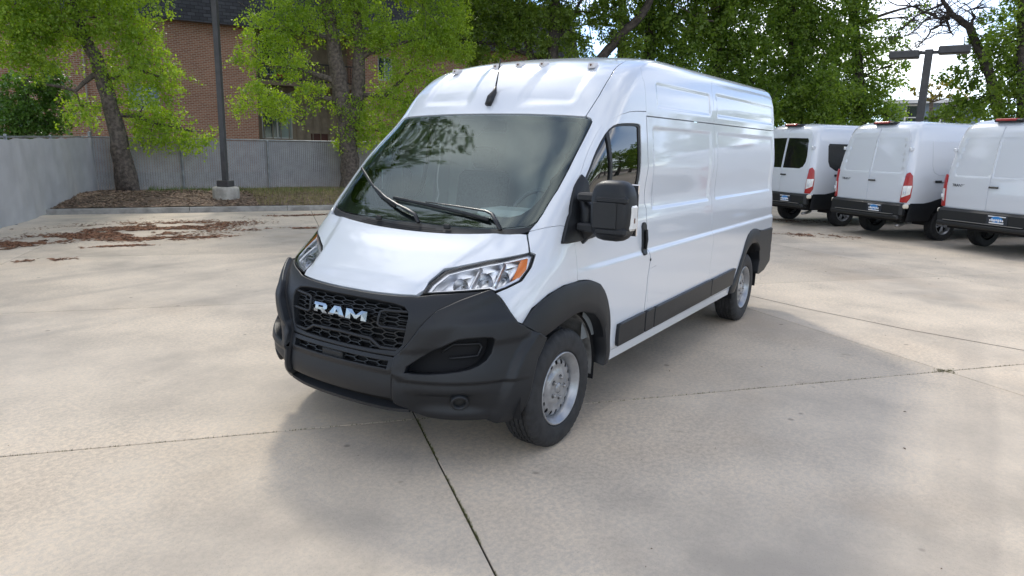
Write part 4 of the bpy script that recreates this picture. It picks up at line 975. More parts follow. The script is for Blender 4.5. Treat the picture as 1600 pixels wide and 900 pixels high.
BARK = mat('bark', (.115, .092, .072), .95, noise=(11, .45), bump=(16, 1.0, .05))
BARK2 = mat('dark_bark', (.060, .048, .038), .95, noise=(7, .4), bump=(16, 1.0, .04))
def leaves(name, clumps, dens, size, m, parent, droop=.3, spray=.30, hole=.5, seed=0):
    r = np.random.default_rng(seed); C_ = []; 
    for (x, y, z, rad) in clumps:
        ns = max(6, int(dens * rad ** 2.3)); d = r.normal(size=(ns, 3)); d /= np.linalg.norm(d, axis=1)[:, None]; rr = r.uniform(.25, 1.0, ns) ** .6
        lump = 1 + .25 * np.sin(d[:, 0] * 5 + x * 3) * np.sin(d[:, 1] * 4 + y) + .2 * np.sin(d[:, 2] * 6 + z * 2)
        p = np.array([x, y, z]) + d * (rr * lump * rad)[:, None] * [1, 1, .85]; C_.append(p)
    S_ = np.concatenate(C_); per = 22; n = len(S_) * per
    # each spray: a drooping twig of leaves
    dirs = r.normal(size=(len(S_), 3)) * [1, 1, .35]; dirs[:, 2] -= droop; dirs /= np.linalg.norm(dirs, axis=1)[:, None]
    L_ = spray * r.uniform(.6, 1.4, len(S_)); t = r.uniform(0, 1, (len(S_), per)); sag = -t ** 2 * L_[:, None] * .35
    P_ = S_[:, None, :] + dirs[:, None, :] * (t * L_[:, None])[..., None] + r.normal(size=(len(S_), per, 3)) * (spray * .20); P_[..., 2] += sag
    P_ = P_.reshape(-1, 3); sz = size * r.uniform(.6, 1.35, n)
    ax = r.normal(size=(n, 3)) + np.repeat(dirs, per, 0) * .8; ax[:, 2] -= droop; ax /= np.linalg.norm(ax, axis=1)[:, None]
    q = r.normal(size=(n, 3)) + [0, 0, .9]; bx = np.cross(ax, q); bx /= np.linalg.norm(bx, axis=1)[:, None] + 1e-9
    a = ax * sz[:, None]; b_ = bx * (sz * .36)[:, None]
    V = np.stack([P_ - a * .5, P_ + b_ + a * -.05, P_ + a * .5, P_ - b_ + a * -.05], 1).reshape(-1, 3).astype(np.float32)
    me = bpy.data.meshes.new(name); me.vertices.add(len(V)); me.vertices.foreach_set('co', V.ravel()); me.loops.add(len(V)); me.loops.foreach_set('vertex_index', np.arange(len(V), dtype=np.int32))
    me.polygons.add(n); me.polygons.foreach_set('loop_start', np.arange(0, len(V), 4, dtype=np.int32)); me.update(calc_edges=True)
    base = np.repeat(r.uniform(0, 1, len(S_)), per) * .55 + r.uniform(0, 1, n) * .45; at_ = me.attributes.new('tint', 'FLOAT', 'FACE'); at_.data.foreach_set('value', base.astype(np.float32))
    return link(name, me, parent, m)
def fine_twigs(root, T, n, seed):
    r = random.Random(seed); p0 = T[0][0]; b = MB(); src = [l_ for l_ in T[1]] + [[q for q in T[0][3:]]]
    for _ in range(n):
        l_ = r.choice(src); i = r.randrange(len(l_) - 1); t = r.random(); a = [l_[i][j] * (1 - t) + l_[i + 1][j] * t - (p0[j] if j < 2 else 0) for j in range(3)]; L_ = r.uniform(.5, 1.7); an = r.uniform(0, 6.28)
        q = [np.array(a)]; d = np.array([math.cos(an) * .7, math.sin(an) * .7, r.uniform(-.25, .8)])
        for k in range(4): q.append(q[-1] + d * L_ / 4); d = d + np.array([r.gauss(0, .3), r.gauss(0, .3), r.gauss(-.05, .25)])
        b.tube(q, np.linspace(.018, .006, 5), 4, cap=False)
        for _k in range(2):
            s0 = q[r.randint(1, 3)]; e = s0 + np.array([r.gauss(0, .3), r.gauss(0, .3), r.gauss(.1, .25)]); b.tube([s0, (s0 + e) / 2 + [0, 0, .05], e], [.010, .007, .005], 3, cap=False)
    b.build('twigs', BARK2, root); return root
def curve3(a, b, c, n=6):
    a, b, c = map(np.array, (a, b, c)); t = np.linspace(0, 1, n)[:, None]; return (1 - t) ** 2 * a + 2 * t * (1 - t) * b + t * t * c
NLEAF = [0]
def tree(T, label, m, dens=26, size=.10, bark=None, name='tree', seed=1, droop=.3, spray=.30, trunkless=False, twigs=3, base=None, extra=None, cat='tree', group=None, tw=1.0):
    tr, li, cl = T; p0 = tr[0]; r = random.Random(seed)
    root = empty(name, (p0[0], p0[1], 0), 0, label, cat, group); sh = lambda p: (p[0] - p0[0], p[1] - p0[1], p[2])
    b = MB(); pts = [sh(p) for p in tr]; rad = [p[3] for p in tr]; pts = [(pts[0][0], pts[0][1], min(0, pts[0][2] - .4))] + pts; rad = [rad[0] * 1.25] + rad
    P2 = []; R2 = []
    for i in range(len(pts) - 1):
        for k in range(4):
            t = k / 4; P2.append(tuple(pts[i][j] * (1 - t) + pts[i + 1][j] * t + (r.gauss(0, rad[i] * .06) if j < 2 else 0) for j in range(3))); R2.append((rad[i] * (1 - t) + rad[i + 1] * t) * r.uniform(.96, 1.05))
    P2.append(pts[-1]); R2.append(rad[-1])
    b.tube(P2, R2, 14); b.build('trunk', bark or BARK, root)
    b = MB(); sk = list(zip(P2, R2))[4:]
    for l_ in li:
        q = [sh(p) for p in l_]; P3 = []; R3 = []
        for i in range(len(q) - 1):
            for k in range(3): t = k / 3; P3.append([q[i][j] * (1 - t) + q[i + 1][j] * t + r.gauss(0, .025) for j in range(3)]); R3.append(l_[i][3] * (1 - t) + l_[i + 1][3] * t)
        P3.append(q[-1]); R3.append(l_[-1][3]); b.tube(P3, R3, 8); sk += list(zip(P3, R3))
    for c in cl:
        cc = sh(c); best = min(sk, key=lambda s: math.dist(s[0], cc) + (3 if s[0][2] > cc[2] + .4 else 0)); d = math.dist(best[0], cc); mid = tuple((best[0][j] + cc[j]) / 2 + (r.uniform(-.15, .15) * d if j < 2 else .12 * d) for j in range(3))
        r0 = min(best[1] * .6, .02 + .025 * d) * tw; q = curve3(best[0], mid, cc, 7); b.tube(q, np.linspace(r0, r0 * .35, 7), 6)
        for _ in range(twigs + int(c[3] * 3)):
            e = np.array(cc) + np.array([r.gauss(0, 1), r.gauss(0, 1), r.gauss(0, .7)]) * c[3] * .6; s0 = q[r.randint(3, 6)]; mm = (np.array(s0) + e) / 2 + [0, 0, .1 * c[3]]; b.tube(curve3(s0, mm, e, 5), np.linspace(r0 * .35, .006, 5), 5, cap=False)
    b.build('branches', bark or BARK, root)
    cr_ = leaves('crown', [(*sh(c), c[3]) for c in cl], dens, size, m, root, droop, spray, seed=seed); NLEAF[0] += len(cr_.data.polygons)
    return root
LM1 = leafmat('leaf_bright', (.14, .22, .028), (.33, .43, .07), .5)
LM2 = leafmat('leaf_mid', (.075, .125, .018), (.19, .26, .045), .48)
LM3 = leafmat('leaf_dark', (.085, .145, .026), (.22, .30, .055), .52)
LM4 = leafmat('leaf_glossy', (.06, .12, .02), (.15, .26, .06), .35, .28)
LM5 = leafmat('leaf_yellow', (.14, .14, .02), (.24, .19, .04), .4)
T1=([[7.17, 17.71, 0.29, 0.32], [7.08, 17.76, 1.79, 0.24], [6.91, 17.85, 2.94, 0.2], [6.73, 17.94, 3.97, 0.18], [6.48, 18.06, 4.62, 0.14], [6.31, 18.14, 5.43, 0.12], [6.25, 18.16, 6.71, 0.09], [6.32, 18.13, 8.44, 0.05]],
 [[[6.77, 17.92, 3.6, 0.09], [6.25, 18.17, 3.08, 0.05], [5.58, 18.46, 3.17, 0.03]], [[6.56, 18.02, 4.43, 0.09], [6.03, 18.26, 4.57, 0.05], [5.6, 18.46, 4.88, 0.03]], [[6.82, 17.89, 3.29, 0.07], [7.49, 17.55, 3.77, 0.05], [8.12, 17.2, 3.56, 0.03]], [[6.98, 17.81, 2.42, 0.07], [7.53, 17.52, 2.35, 0.06], [8.76, 16.81, 2.03, 0.03]]],
 [[5.35, 18.56, 4.98, 1.02], [6.12, 18.23, 4.75, 0.87], [6.96, 17.82, 5.1, 0.89], [7.79, 17.38, 4.68, 0.77], [8.2, 17.15, 3.74, 0.67], [7.7, 17.43, 2.72, 0.67], [7.42, 17.58, 3.77, 0.91], [5.45, 18.52, 3.94, 0.69], [6.28, 18.15, 2.65, 0.54], [4.96, 18.72, 4.29, 0.84], [7.8, 17.38, 2.0, 0.56], [8.53, 16.95, 1.97, 0.58], [9.08, 16.6, 1.98, 0.35], [8.22, 17.13, 2.44, 0.47], [6.28, 18.15, 6.72, 1.89], [4.96, 18.72, 6.18, 1.49], [7.6, 17.48, 6.44, 1.25], [5.92, 18.32, 8.5, 1.83], [7.59, 17.49, 8.23, 1.58]])
T2=([[13.6, 15.22, 0.26, 0.36], [13.59, 15.23, 1.54, 0.31], [13.51, 15.29, 2.72, 0.31], [13.39, 15.41, 3.77, 0.27], [13.25, 15.53, 5.21, 0.21], [13.14, 15.64, 6.4, 0.18], [13.09, 15.68, 7.97, 0.13], [13.07, 15.7, 10.24, 0.06]],
 [[[13.6, 15.22, 1.97, 0.22], [13.84, 14.99, 3.37, 0.24], [13.88, 14.95, 5.05, 0.19], [13.81, 15.01, 6.47, 0.17], [13.8, 15.03, 8.44, 0.1], [13.94, 14.88, 10.36, 0.04]], [[13.39, 15.41, 3.67, 0.11], [12.92, 15.84, 4.01, 0.09], [12.37, 16.3, 4.16, 0.06], [11.66, 16.86, 4.17, 0.04]], [[13.49, 15.32, 3.14, 0.09], [12.9, 15.85, 3.32, 0.07], [12.57, 16.13, 2.89, 0.04], [12.4, 16.27, 2.46, 0.03]], [[13.25, 15.53, 5.21, 0.09], [12.48, 16.21, 5.35, 0.06], [11.71, 16.83, 5.38, 0.04]], [[13.87, 14.95, 4.63, 0.11], [14.61, 14.2, 5.1, 0.07], [15.34, 13.4, 5.35, 0.04]], [[13.84, 14.99, 3.37, 0.09], [14.45, 14.38, 3.4, 0.07], [15.05, 13.73, 4.29, 0.04]]],
 [[15.76, 12.9, 3.9, 0.67], [15.65, 13.04, 5.33, 0.79], [15.11, 13.66, 3.11, 0.58], [16.17, 12.39, 5.09, 0.57], [11.79, 16.77, 5.48, 0.88], [11.24, 17.18, 4.54, 0.58], [12.14, 16.49, 4.41, 0.76], [11.39, 17.07, 3.34, 0.68], [12.02, 16.59, 2.97, 0.64], [10.9, 17.42, 3.01, 0.38], [12.67, 16.05, 3.52, 0.56], [13.83, 15.0, 2.84, 0.88], [14.31, 14.51, 2.21, 0.71], [14.63, 14.19, 3.41, 0.84], [15.05, 13.73, 4.39, 0.88], [15.27, 13.48, 5.45, 0.92], [14.47, 14.36, 5.4, 0.74], [12.65, 16.06, 5.76, 0.89], [13.87, 14.95, 5.87, 1.07], [15.9, 12.73, 6.01, 0.88], [13.58, 15.23, 1.97, 0.49], [12.24, 16.41, 7.48, 1.86], [13.91, 14.92, 8.06, 2.32], [15.48, 13.23, 7.61, 1.72], [13.06, 15.71, 10.05, 2.25]])
T3=([[20.03, 11.16, 0.06, 0.33], [20.02, 11.19, 2.53, 0.3], [20.06, 11.12, 4.45, 0.27], [20.13, 10.99, 5.85, 0.22], [20.13, 11.0, 7.22, 0.17], [20.11, 11.04, 9.87, 0.09]],
 [[[20.02, 11.19, 2.53, 0.2], [20.63, 10.11, 4.23, 0.2], [21.03, 9.36, 5.18, 0.18], [21.25, 8.89, 5.92, 0.17], [21.6, 8.14, 6.64, 0.15], [21.81, 7.64, 7.66, 0.12], [21.95, 7.31, 9.81, 0.07]], [[20.04, 11.15, 3.97, 0.15], [19.69, 11.72, 5.14, 0.12], [19.47, 12.06, 6.51, 0.1], [19.24, 12.4, 8.53, 0.07]], [[20.14, 10.99, 5.62, 0.1], [20.41, 10.51, 6.54, 0.07], [20.68, 10.02, 7.45, 0.05]], [[20.15, 10.97, 4.92, 0.1], [19.01, 12.75, 5.57, 0.07], [18.14, 13.92, 5.76, 0.05]]],
 [[18.22, 13.83, 5.88, 0.97], [18.5, 13.45, 6.81, 0.96], [19.14, 12.55, 5.81, 0.83], [19.27, 12.37, 6.73, 0.97], [19.8, 11.55, 6.53, 0.97], [19.94, 11.32, 5.5, 0.61], [20.29, 10.73, 6.65, 0.84], [20.55, 10.27, 5.63, 0.53], [21.18, 9.05, 6.89, 0.81], [21.46, 8.45, 5.64, 0.53], [18.66, 13.24, 5.21, 0.54], [20.92, 9.57, 6.73, 0.58], [21.11, 9.18, 6.05, 0.36], [20.68, 10.02, 5.82, 0.39], [20.84, 9.73, 5.29, 0.34], [19.24, 12.4, 8.53, 1.9], [20.48, 10.4, 9.0, 2.13], [21.53, 8.3, 8.76, 1.64], [19.96, 11.28, 11.36, 2.56]])
T4=([[24.11, 8.62, 1.1, 0.3], [24.06, 8.74, 3.97, 0.26], [24.04, 8.79, 6.24, 0.21], [23.97, 8.96, 9.15, 0.13]],
 [],
 [[23.89, 9.15, 6.24, 0.94], [24.21, 8.4, 5.49, 1.05], [24.46, 7.77, 6.72, 1.16], [24.07, 8.73, 7.22, 1.04], [23.75, 9.44, 5.11, 0.66], [24.63, 7.31, 5.24, 1.04], [24.33, 8.1, 4.48, 0.79], [24.22, 8.37, 8.9, 1.78], [24.64, 7.27, 9.57, 1.76]])
T5=([[26.08, 6.11, 1.17, 0.3], [25.99, 6.41, 4.06, 0.27], [25.9, 6.67, 6.86, 0.21], [25.81, 6.94, 9.8, 0.13]],
 [],
 [[25.8, 7.0, 6.36, 1.19], [26.1, 6.05, 5.09, 1.11], [26.13, 5.95, 6.84, 1.31], [25.89, 6.72, 4.32, 0.86], [26.29, 5.39, 5.83, 1.18], [26.43, 4.9, 4.32, 1.05], [25.8, 6.98, 7.73, 1.05], [26.0, 6.39, 9.29, 2.06]])
T6=([[27.82, 3.32, 0.71, 0.3], [27.74, 3.7, 4.13, 0.27], [27.66, 4.05, 6.93, 0.21], [27.57, 4.45, 9.89, 0.13]],
 [],
 [[27.59, 4.36, 6.44, 1.33], [27.57, 4.44, 4.66, 1.08], [27.8, 3.39, 5.15, 1.27], [27.66, 4.07, 3.35, 0.97], [27.93, 2.76, 3.62, 1.11], [27.71, 3.86, 7.42, 1.31], [27.92, 2.81, 6.39, 1.2], [27.39, 5.19, 3.34, 0.82], [27.61, 4.29, 9.39, 2.2]])
T7=([[29.2, 1.04, 0.78, 0.27], [29.14, 1.47, 4.19, 0.24], [29.07, 1.97, 6.99, 0.18], [28.99, 2.48, 9.48, 0.1]],
 [],
 [[29.05, 2.1, 5.99, 1.12], [29.13, 1.57, 4.45, 1.12], [29.23, 0.79, 3.8, 0.9], [29.01, 2.37, 7.39, 1.06], [29.25, 0.57, 4.94, 0.68], [29.18, 1.15, 5.96, 0.68], [29.12, 1.66, 3.15, 0.86], [29.29, 0.16, 3.42, 0.63], [29.02, 2.32, 4.72, 1.08], [29.15, 1.4, 7.09, 0.63], [29.01, 2.36, 9.47, 1.56], [29.25, 0.6, 6.48, 0.52], [29.3, 0.1, 7.19, 0.33], [29.29, 0.18, 5.48, 0.39], [29.34, -0.33, 7.64, 0.3]])
T8=([[24.43, -3.78, 1.54, 0.19], [24.44, -3.38, 3.17, 0.17], [24.44, -2.97, 4.39, 0.15], [24.44, -2.5, 5.3, 0.13], [24.43, -2.18, 5.98, 0.12], [24.41, -1.69, 6.35, 0.08], [24.39, -1.3, 6.88, 0.06]],
 [[[24.43, -2.18, 5.98, 0.06], [24.43, -2.27, 6.25, 0.04], [24.43, -2.17, 6.51, 0.02], [24.44, -2.54, 6.58, 0.02]], [[24.41, -1.69, 6.35, 0.05], [24.4, -1.34, 6.27, 0.04], [24.34, -0.55, 6.73, 0.03], [24.28, 0.03, 6.81, 0.02]], [[24.4, -1.44, 6.67, 0.04], [24.41, -1.59, 6.06, 0.04], [24.42, -1.77, 5.74, 0.02]], [[24.41, -1.57, 6.22, 0.04], [24.38, -1.11, 5.98, 0.03], [24.37, -0.89, 5.49, 0.02], [24.34, -0.55, 5.19, 0.01]], [[24.4, -1.35, 6.77, 0.04], [24.36, -0.76, 6.51, 0.03], [24.31, -0.26, 6.03, 0.02], [24.29, -0.01, 5.73, 0.01]], [[24.4, -1.51, 6.36, 0.03], [24.37, -0.97, 6.3, 0.02], [24.34, -0.56, 5.91, 0.02], [24.31, -0.2, 5.72, 0.01]], [[24.39, -1.3, 6.88, 0.06], [24.37, -0.98, 7.69, 0.04], [24.33, -0.49, 8.73, 0.03]]],
 [[24.44, -2.5, 6.19, 0.25], [24.44, -2.91, 6.32, 0.33], [24.42, -1.76, 4.42, 0.26], [24.44, -3.02, 5.57, 0.41], [24.43, -3.62, 4.85, 0.49], [24.44, -2.82, 5.54, 0.29], [24.44, -2.41, 5.61, 0.21], [24.43, -2.09, 4.72, 0.3], [24.43, -2.11, 5.22, 0.34], [24.44, -2.71, 4.7, 0.5], [24.43, -2.32, 4.31, 0.47], [24.44, -3.24, 3.98, 0.54], [24.44, -2.78, 3.48, 0.55], [24.43, -2.23, 3.59, 0.47], [24.42, -1.9, 3.39, 0.43]])
T9=([[22.42, -4.16, 1.58, 0.17], [22.43, -3.84, 3.63, 0.15], [22.44, -3.58, 5.27, 0.13], [22.44, -3.31, 7.4, 0.09]],
 [],
 [[22.44, -3.33, 5.28, 0.49], [22.44, -3.35, 4.56, 0.5], [22.43, -3.82, 3.99, 0.68], [22.44, -3.05, 5.03, 0.34], [22.44, -3.56, 5.8, 0.47], [22.43, -3.79, 3.07, 0.57], [22.44, -3.35, 6.26, 0.41], [22.43, -3.64, 7.36, 1.1], [22.44, -3.44, 3.36, 0.39]])
T10=([[6.11, 22.24, 0.02, 0.18], [6.35, 22.15, 2.01, 0.16], [6.59, 22.05, 3.58, 0.1]],
 [],
 [[6.38, 22.13, 2.99, 1.04], [7.17, 21.81, 3.58, 0.65], [6.08, 22.25, 2.2, 0.84], [7.22, 21.79, 2.28, 0.53], [6.71, 22.0, 2.32, 0.73], [7.39, 21.71, 3.05, 0.51]])
T11=([[44.38, -0.47, 3.41, 0.15], [44.37, -0.29, 4.86, 0.11]],
 [],
 [[44.36, -0.2, 5.58, 0.67], [44.4, -0.97, 5.74, 0.81], [44.42, -1.66, 5.2, 0.73], [44.32, 0.42, 5.41, 0.45]])
T12=([[25.43, -2.22, 2.14, 0.07], [25.43, -2.1, 3.01, 0.07]],
 [],
 [[25.42, -1.78, 3.33, 0.4], [25.43, -2.26, 3.22, 0.44], [25.44, -2.62, 3.33, 0.35], [25.4, -1.42, 3.12, 0.23]])

_r = random.Random(5)
# the high crowns above the frame: they stand between the sun and the lot and dapple it
T2[0].extend([[13.0, 15.5, 14.0, .05]]); T2[0][-2][3] = .12; T2[0][-1][3] = .06
for _ in range(26):
    a = _r.uniform(0, 6.28); q_ = _r.uniform(0, 1) ** .6; T2[2].append([12.6 + 5.0 * q_ * math.cos(a), 15.2 + 4.0 * q_ * math.sin(a), _r.uniform(12.5, 20.5), _r.uniform(.40, .68)])
T1[0].extend([[6.4, 18.1, 12.5, .05]]); T1[0][-2][3] = .10
for _ in range(14):
    a = _r.uniform(0, 6.28); q_ = _r.uniform(0, 1) ** .6; T1[2].append([6.2 + 3.6 * q_ * math.cos(a), 18.2 + 3.2 * q_ * math.sin(a), _r.uniform(9.5, 15), _r.uniform(.5, .9)])
for T_, (cx_, cy_) in ((T5, (T5[0][0][0], T5[0][0][1])), (T6, (T6[0][0][0], T6[0][0][1])), (T4, (T4[0][0][0], T4[0][0][1]))):
    for _ in range(12):
        a = _r.uniform(0, 6.28); q_ = _r.uniform(0, 1) ** .6; T_[2].append([cx_ + 3.0 * q_ * math.cos(a), cy_ + 2.6 * q_ * math.sin(a), _r.uniform(1.2, 4.5), _r.uniform(.6, .9)])
        T_[2].append([cx_ + 3.2 * q_ * math.cos(a + 2), cy_ + 3.0 * q_ * math.sin(a + 2), _r.uniform(8, 13), _r.uniform(.7, 1.0)])
tree(T1, 'leaning leafy tree in the left bed corner with bright drooping foliage', LM1, 185, .078, seed=1, droop=.55, spray=.34)
tree(T2, 'double stemmed tree with bright green leaves right of the lamp post', LM1, 175, .078, seed=2, droop=.5, spray=.34)
tree(T3, 'tree behind the van roof with one thick limb leaning to the right', LM2, 170, .10, seed=3, droop=.4, bark=BARK2)
tree(T4, 'dark leafy tree just right of the leaning limb above the van roof', LM3, 130, .115, seed=4, bark=BARK2, spray=.4)
tree(T5, 'broad dark green tree rising behind the rear of the white high roof van', LM3, 130, .115, seed=5, bark=BARK2, spray=.4)
tree(T6, 'large dark green tree directly behind the leftmost parked passenger van', LM3, 140, .115, seed=6, bark=BARK2, spray=.4)
tree(T7, 'dark green tree with sky gaps left of the two headed lamp post', LM3, 100, .115, seed=7, bark=BARK2, spray=.4)
t8_ = tree(T8, 'partly bare crooked tree with dead twigs right of the two headed lamp post', LM3, 120, .11, seed=8, bark=BARK2, tw=.5)
fine_twigs(t8_, T8, 130, 3)
tree(T9, 'tall leafy tree at the right edge behind the rightmost van', LM2, 170, .10, seed=9, bark=BARK2)
tree(T10, 'dense shrubby tree with dark glossy leaves beyond the fence corner at far left', LM4, 150, .10, seed=10, spray=.3)
tree(T11, 'distant yellow green tree behind the blue house', LM5, 22, .16, seed=11)
tree(T12, 'low light green bush behind the vans beside the two headed lamp post', LM2, 34, .12, seed=12, name='bush', cat='bush')
# trees and a house outside the frame, seen in the reflections and casting the dappled shade
def gen(x, y, h, r, n=16, sd=1, tr=.25):
    q = random.Random(sd); cl = []
    for _ in range(n):
        a = q.uniform(0, 6.28); rr = r * q.uniform(.1, 1) ** .6; z = h * q.uniform(.38, 1.0); k = 1 - .5 * abs(z / h - .62); cl.append([x + rr * k * math.cos(a), y + rr * k * math.sin(a), z, r * q.uniform(.24, .38)])
    return ([[x, y, .1, tr], [x + .1, y, h * .3, tr * .8], [x, y + .2, h * .6, tr * .5], [x, y, h * .85, tr * .2]], [], cl)
tree(gen(-3.6, 15.2, 17, 5.0, 26, 31), 'tall tree beyond the screened fence outside the left edge of the view', LM2, 7, .17, seed=31, spray=.5)
tree(gen(2.2, 18.4, 19.3, 4.6, 50, 33), 'leafy tree beyond the screened fence left of the fence corner', LM2, 26, .15, seed=33, spray=.5)
tree(gen(19.0, 14.0, 17, 4.5, 24, 32), 'tall tree behind the fence hidden by the van with its top out of view', LM3, 7, .18, seed=32, spray=.5)
tree(gen(24, 10, 18, 4.5, 24, 36), 'tall tree hidden behind the cargo area of the white van', LM3, 6, .18, seed=36, spray=.5)
for k, (x, y, h, r) in enumerate([(2, -34, 9, 4), (11, -33, 11, 4.5), (20, -36, 8, 4), (29, -31, 10, 4.5), (-8, -36, 10, 4), (-26, -14, 9, 4), (-30, 2, 11, 5), (38, -26, 9, 4), (-27, 15, 9, 4)]):
    tree(gen(x, y, h, r, 22, 50 + k), 'leafy tree across the lot behind the photographer, out of the frame', LM3, 9, .24, seed=50 + k, spray=.6, group='trees across the lot behind the photographer')
for k, (x, y, h, r) in enumerate([(54, -19.5, 8, 4), (47, -25, 7, 4), (58, -29, 9, 4.5), (42, -30, 7, 3.8), (63, -18, 9, 4.5)]):
    tree(gen(x, y, h, r, 20, 70 + k), 'leafy tree beyond the parked vans, out of the frame to the right', LM3, 14, .2, seed=70 + k, spray=.5, group='trees beyond the parked vans to the right')
# ================================================================ brick apartment building
def brickmat():
    m = bpy.data.materials.new('brick_wall'); m.use_nodes = True; n = m.node_tree.nodes; l = m.node_tree.links; b = n['Principled BSDF']; b.inputs['Roughness'].default_value = .9
    t = n.new('ShaderNodeTexCoord'); k = n.new('ShaderNodeTexBrick'); sx = n.new('ShaderNodeSeparateXYZ'); cx = n.new('ShaderNodeCombineXYZ'); l.new(t.outputs['Object'], sx.inputs[0]); ad = n.new('ShaderNodeMath'); l.new(sx.outputs[0], ad.inputs[0]); l.new(sx.outputs[1], ad.inputs[1]); l.new(ad.outputs[0], cx.inputs[0]); l.new(sx.outputs[2], cx.inputs[1])
    k.inputs['Scale'].default_value = 1; k.inputs['Brick Width'].default_value = .215; k.inputs['Row Height'].default_value = .078; k.inputs['Mortar Size'].default_value = .011; k.inputs['Color1'].default_value = (.27, .115, .065, 1); k.inputs['Color2'].default_value = (.38, .175, .105, 1); k.inputs['Mortar'].default_value = (.42, .35, .29, 1); k.inputs['Bias'].default_value = -.1
    l.new(cx.outputs[0], k.inputs['Vector']); ns = n.new('ShaderNodeTexNoise'); ns.inputs['Scale'].default_value = .6; l.new(t.outputs['Object'], ns.inputs[0]); h = n.new('ShaderNodeHueSaturation'); mr = n.new('ShaderNodeMapRange'); mr.inputs[3].default_value = .8; mr.inputs[4].default_value = 1.2; l.new(ns.outputs['Fac'], mr.inputs[0]); l.new(mr.outputs[0], h.inputs['Value']); l.new(k.outputs['Color'], h.inputs['Color']); l.new(h.outputs[0], b.inputs['Base Color'])
    bp = n.new('ShaderNodeBump'); bp.inputs['Strength'].default_value = .5; bp.inputs['Distance'].default_value = .01; bp.invert = True; l.new(k.outputs['Fac'], bp.inputs['Height']); l.new(bp.outputs[0], b.inputs['Normal']); return m
def shinglemat():
    m = bpy.data.materials.new('roof_shingles'); m.use_nodes = True; n = m.node_tree.nodes; l = m.node_tree.links; b = n['Principled BSDF']; b.inputs['Roughness'].default_value = .85
    t = n.new('ShaderNodeTexCoord'); k = n.new('ShaderNodeTexBrick'); sx = n.new('ShaderNodeSeparateXYZ'); cx = n.new('ShaderNodeCombineXYZ'); l.new(t.outputs['Object'], sx.inputs[0]); l.new(sx.outputs[0], cx.inputs[0]); l.new(sx.outputs[2], cx.inputs[1])
    k.inputs['Scale'].default_value = 1; k.inputs['Brick Width'].default_value = .33; k.inputs['Row Height'].default_value = .16; k.inputs['Mortar Size'].default_value = .012; k.inputs['Color1'].default_value = (.022, .023, .027, 1); k.inputs['Color2'].default_value = (.048, .050, .056, 1); k.inputs['Mortar'].default_value = (.008, .008, .01, 1)
    l.new(cx.outputs[0], k.inputs['Vector']); l.new(k.outputs['Color'], b.inputs['Base Color']); bp = n.new('ShaderNodeBump'); bp.inputs['Distance'].default_value = .03; bp.invert = True; l.new(k.outputs['Fac'], bp.inputs['Height']); l.new(bp.outputs[0], b.inputs['Normal']); return m
BRK, SHG = brickmat(), shinglemat()
TRIM = mat('window_trim', (.62, .62, .60), .5); WGL = mat('window_pane', (.035, .045, .045), .08, spec=.8); CURT = mat('blind', (.30, .36, .34), .6); SIDING = mat('tan_siding', (.24, .19, .14), .8, noise=(3, .15)); FASC = mat('fascia', (.16, .12, .08), .8)
BA, BB = np.array([10.9, 30.0]), np.array([25.4, 22.6]); BD = (BB - BA) / np.linalg.norm(BB - BA); rot = math.atan2(BD[1], BD[0])
bld = empty('apartment_building', (BA[0], BA[1], 0), rot, 'red brick apartment building with a dark shingled mansard roof behind the fence', 'building')
# local frame: x along the facade, y away from the camera, z up
def wall(x0, x1, z0, z1, holes, y=0, m=None, nm='brick_wall', th=.25):
    vv, ff, lps = tri2d(np.array([(x0, z0), (x1, z0), (x1, z1), (x0, z1)]), [np.array([(a, c), (b_, c), (b_, d), (a, d)]) for a, b_, c, d in holes], 1, False)
    V = [(a, y, c) for a, c in vv]; F = [tuple(f) for f in ff]
    for lp in lps:
        k = len(V); V += [(vv[i][0], y, vv[i][1]) for i in lp] + [(vv[i][0], y + th, vv[i][1]) for i in lp]; c = len(lp); F += [(k + i, k + (i + 1) % c, k + c + (i + 1) % c, k + c + i) for i in range(c)]
    return fixn(mesh(nm, V, F, bld, m or BRK))
def window(x0, x1, z0, z1, y=.12, curt=None, parent=None):
    b = MB(); t = .06
    for (c, d) in (((x0 + x1) / 2, z0 + t / 2), ((x0 + x1) / 2, z1 - t / 2)): b.box((c, y, d), (x1 - x0, .08, t))
    for xx in (x0 + t / 2, x1 - t / 2, (x0 + x1) / 2): b.box((xx, y + .003, (z0 + z1) / 2), (t, .08, z1 - z0 - 2 * t))
    f = b.build('window_frame', TRIM, parent or bld)
    mesh('pane', [(x0 + t, y + .02, z0 + t), (x1 - t, y + .02, z0 + t), (x1 - t, y + .02, z1 - t), (x0 + t, y + .02, z1 - t)], [(0, 1, 2, 3)], f, WGL)
    if curt: mesh('blind', [(x0 + curt[0] * (x1 - x0), y + .016, z0 + t), (x0 + curt[1] * (x1 - x0), y + .016, z0 + t), (x0 + curt[1] * (x1 - x0), y + .016, z1 - t), (x0 + curt[0] * (x1 - x0), y + .016, z1 - t)], [(0, 1, 2, 3)], f, CURT)
def bx_(p):   # world xy -> local x
    return float((np.array(p) - BA) @ BD)
w1 = (bx_((13.44, 29.1)), bx_((14.55, 28.5)))
wall(-9, 8.15, -.1, 7.35, [(w1[0], w1[1], 3.0, 4.15), (-5, -3.6, 3.0, 4.15), (-5, -3.6, 5.4, 6.5)])
window(w1[0], w1[1], 3.0, 4.15, curt=(.05, .5)); window(-5, -3.6, 3.0, 4.15); window(-5, -3.6, 5.4, 6.5)
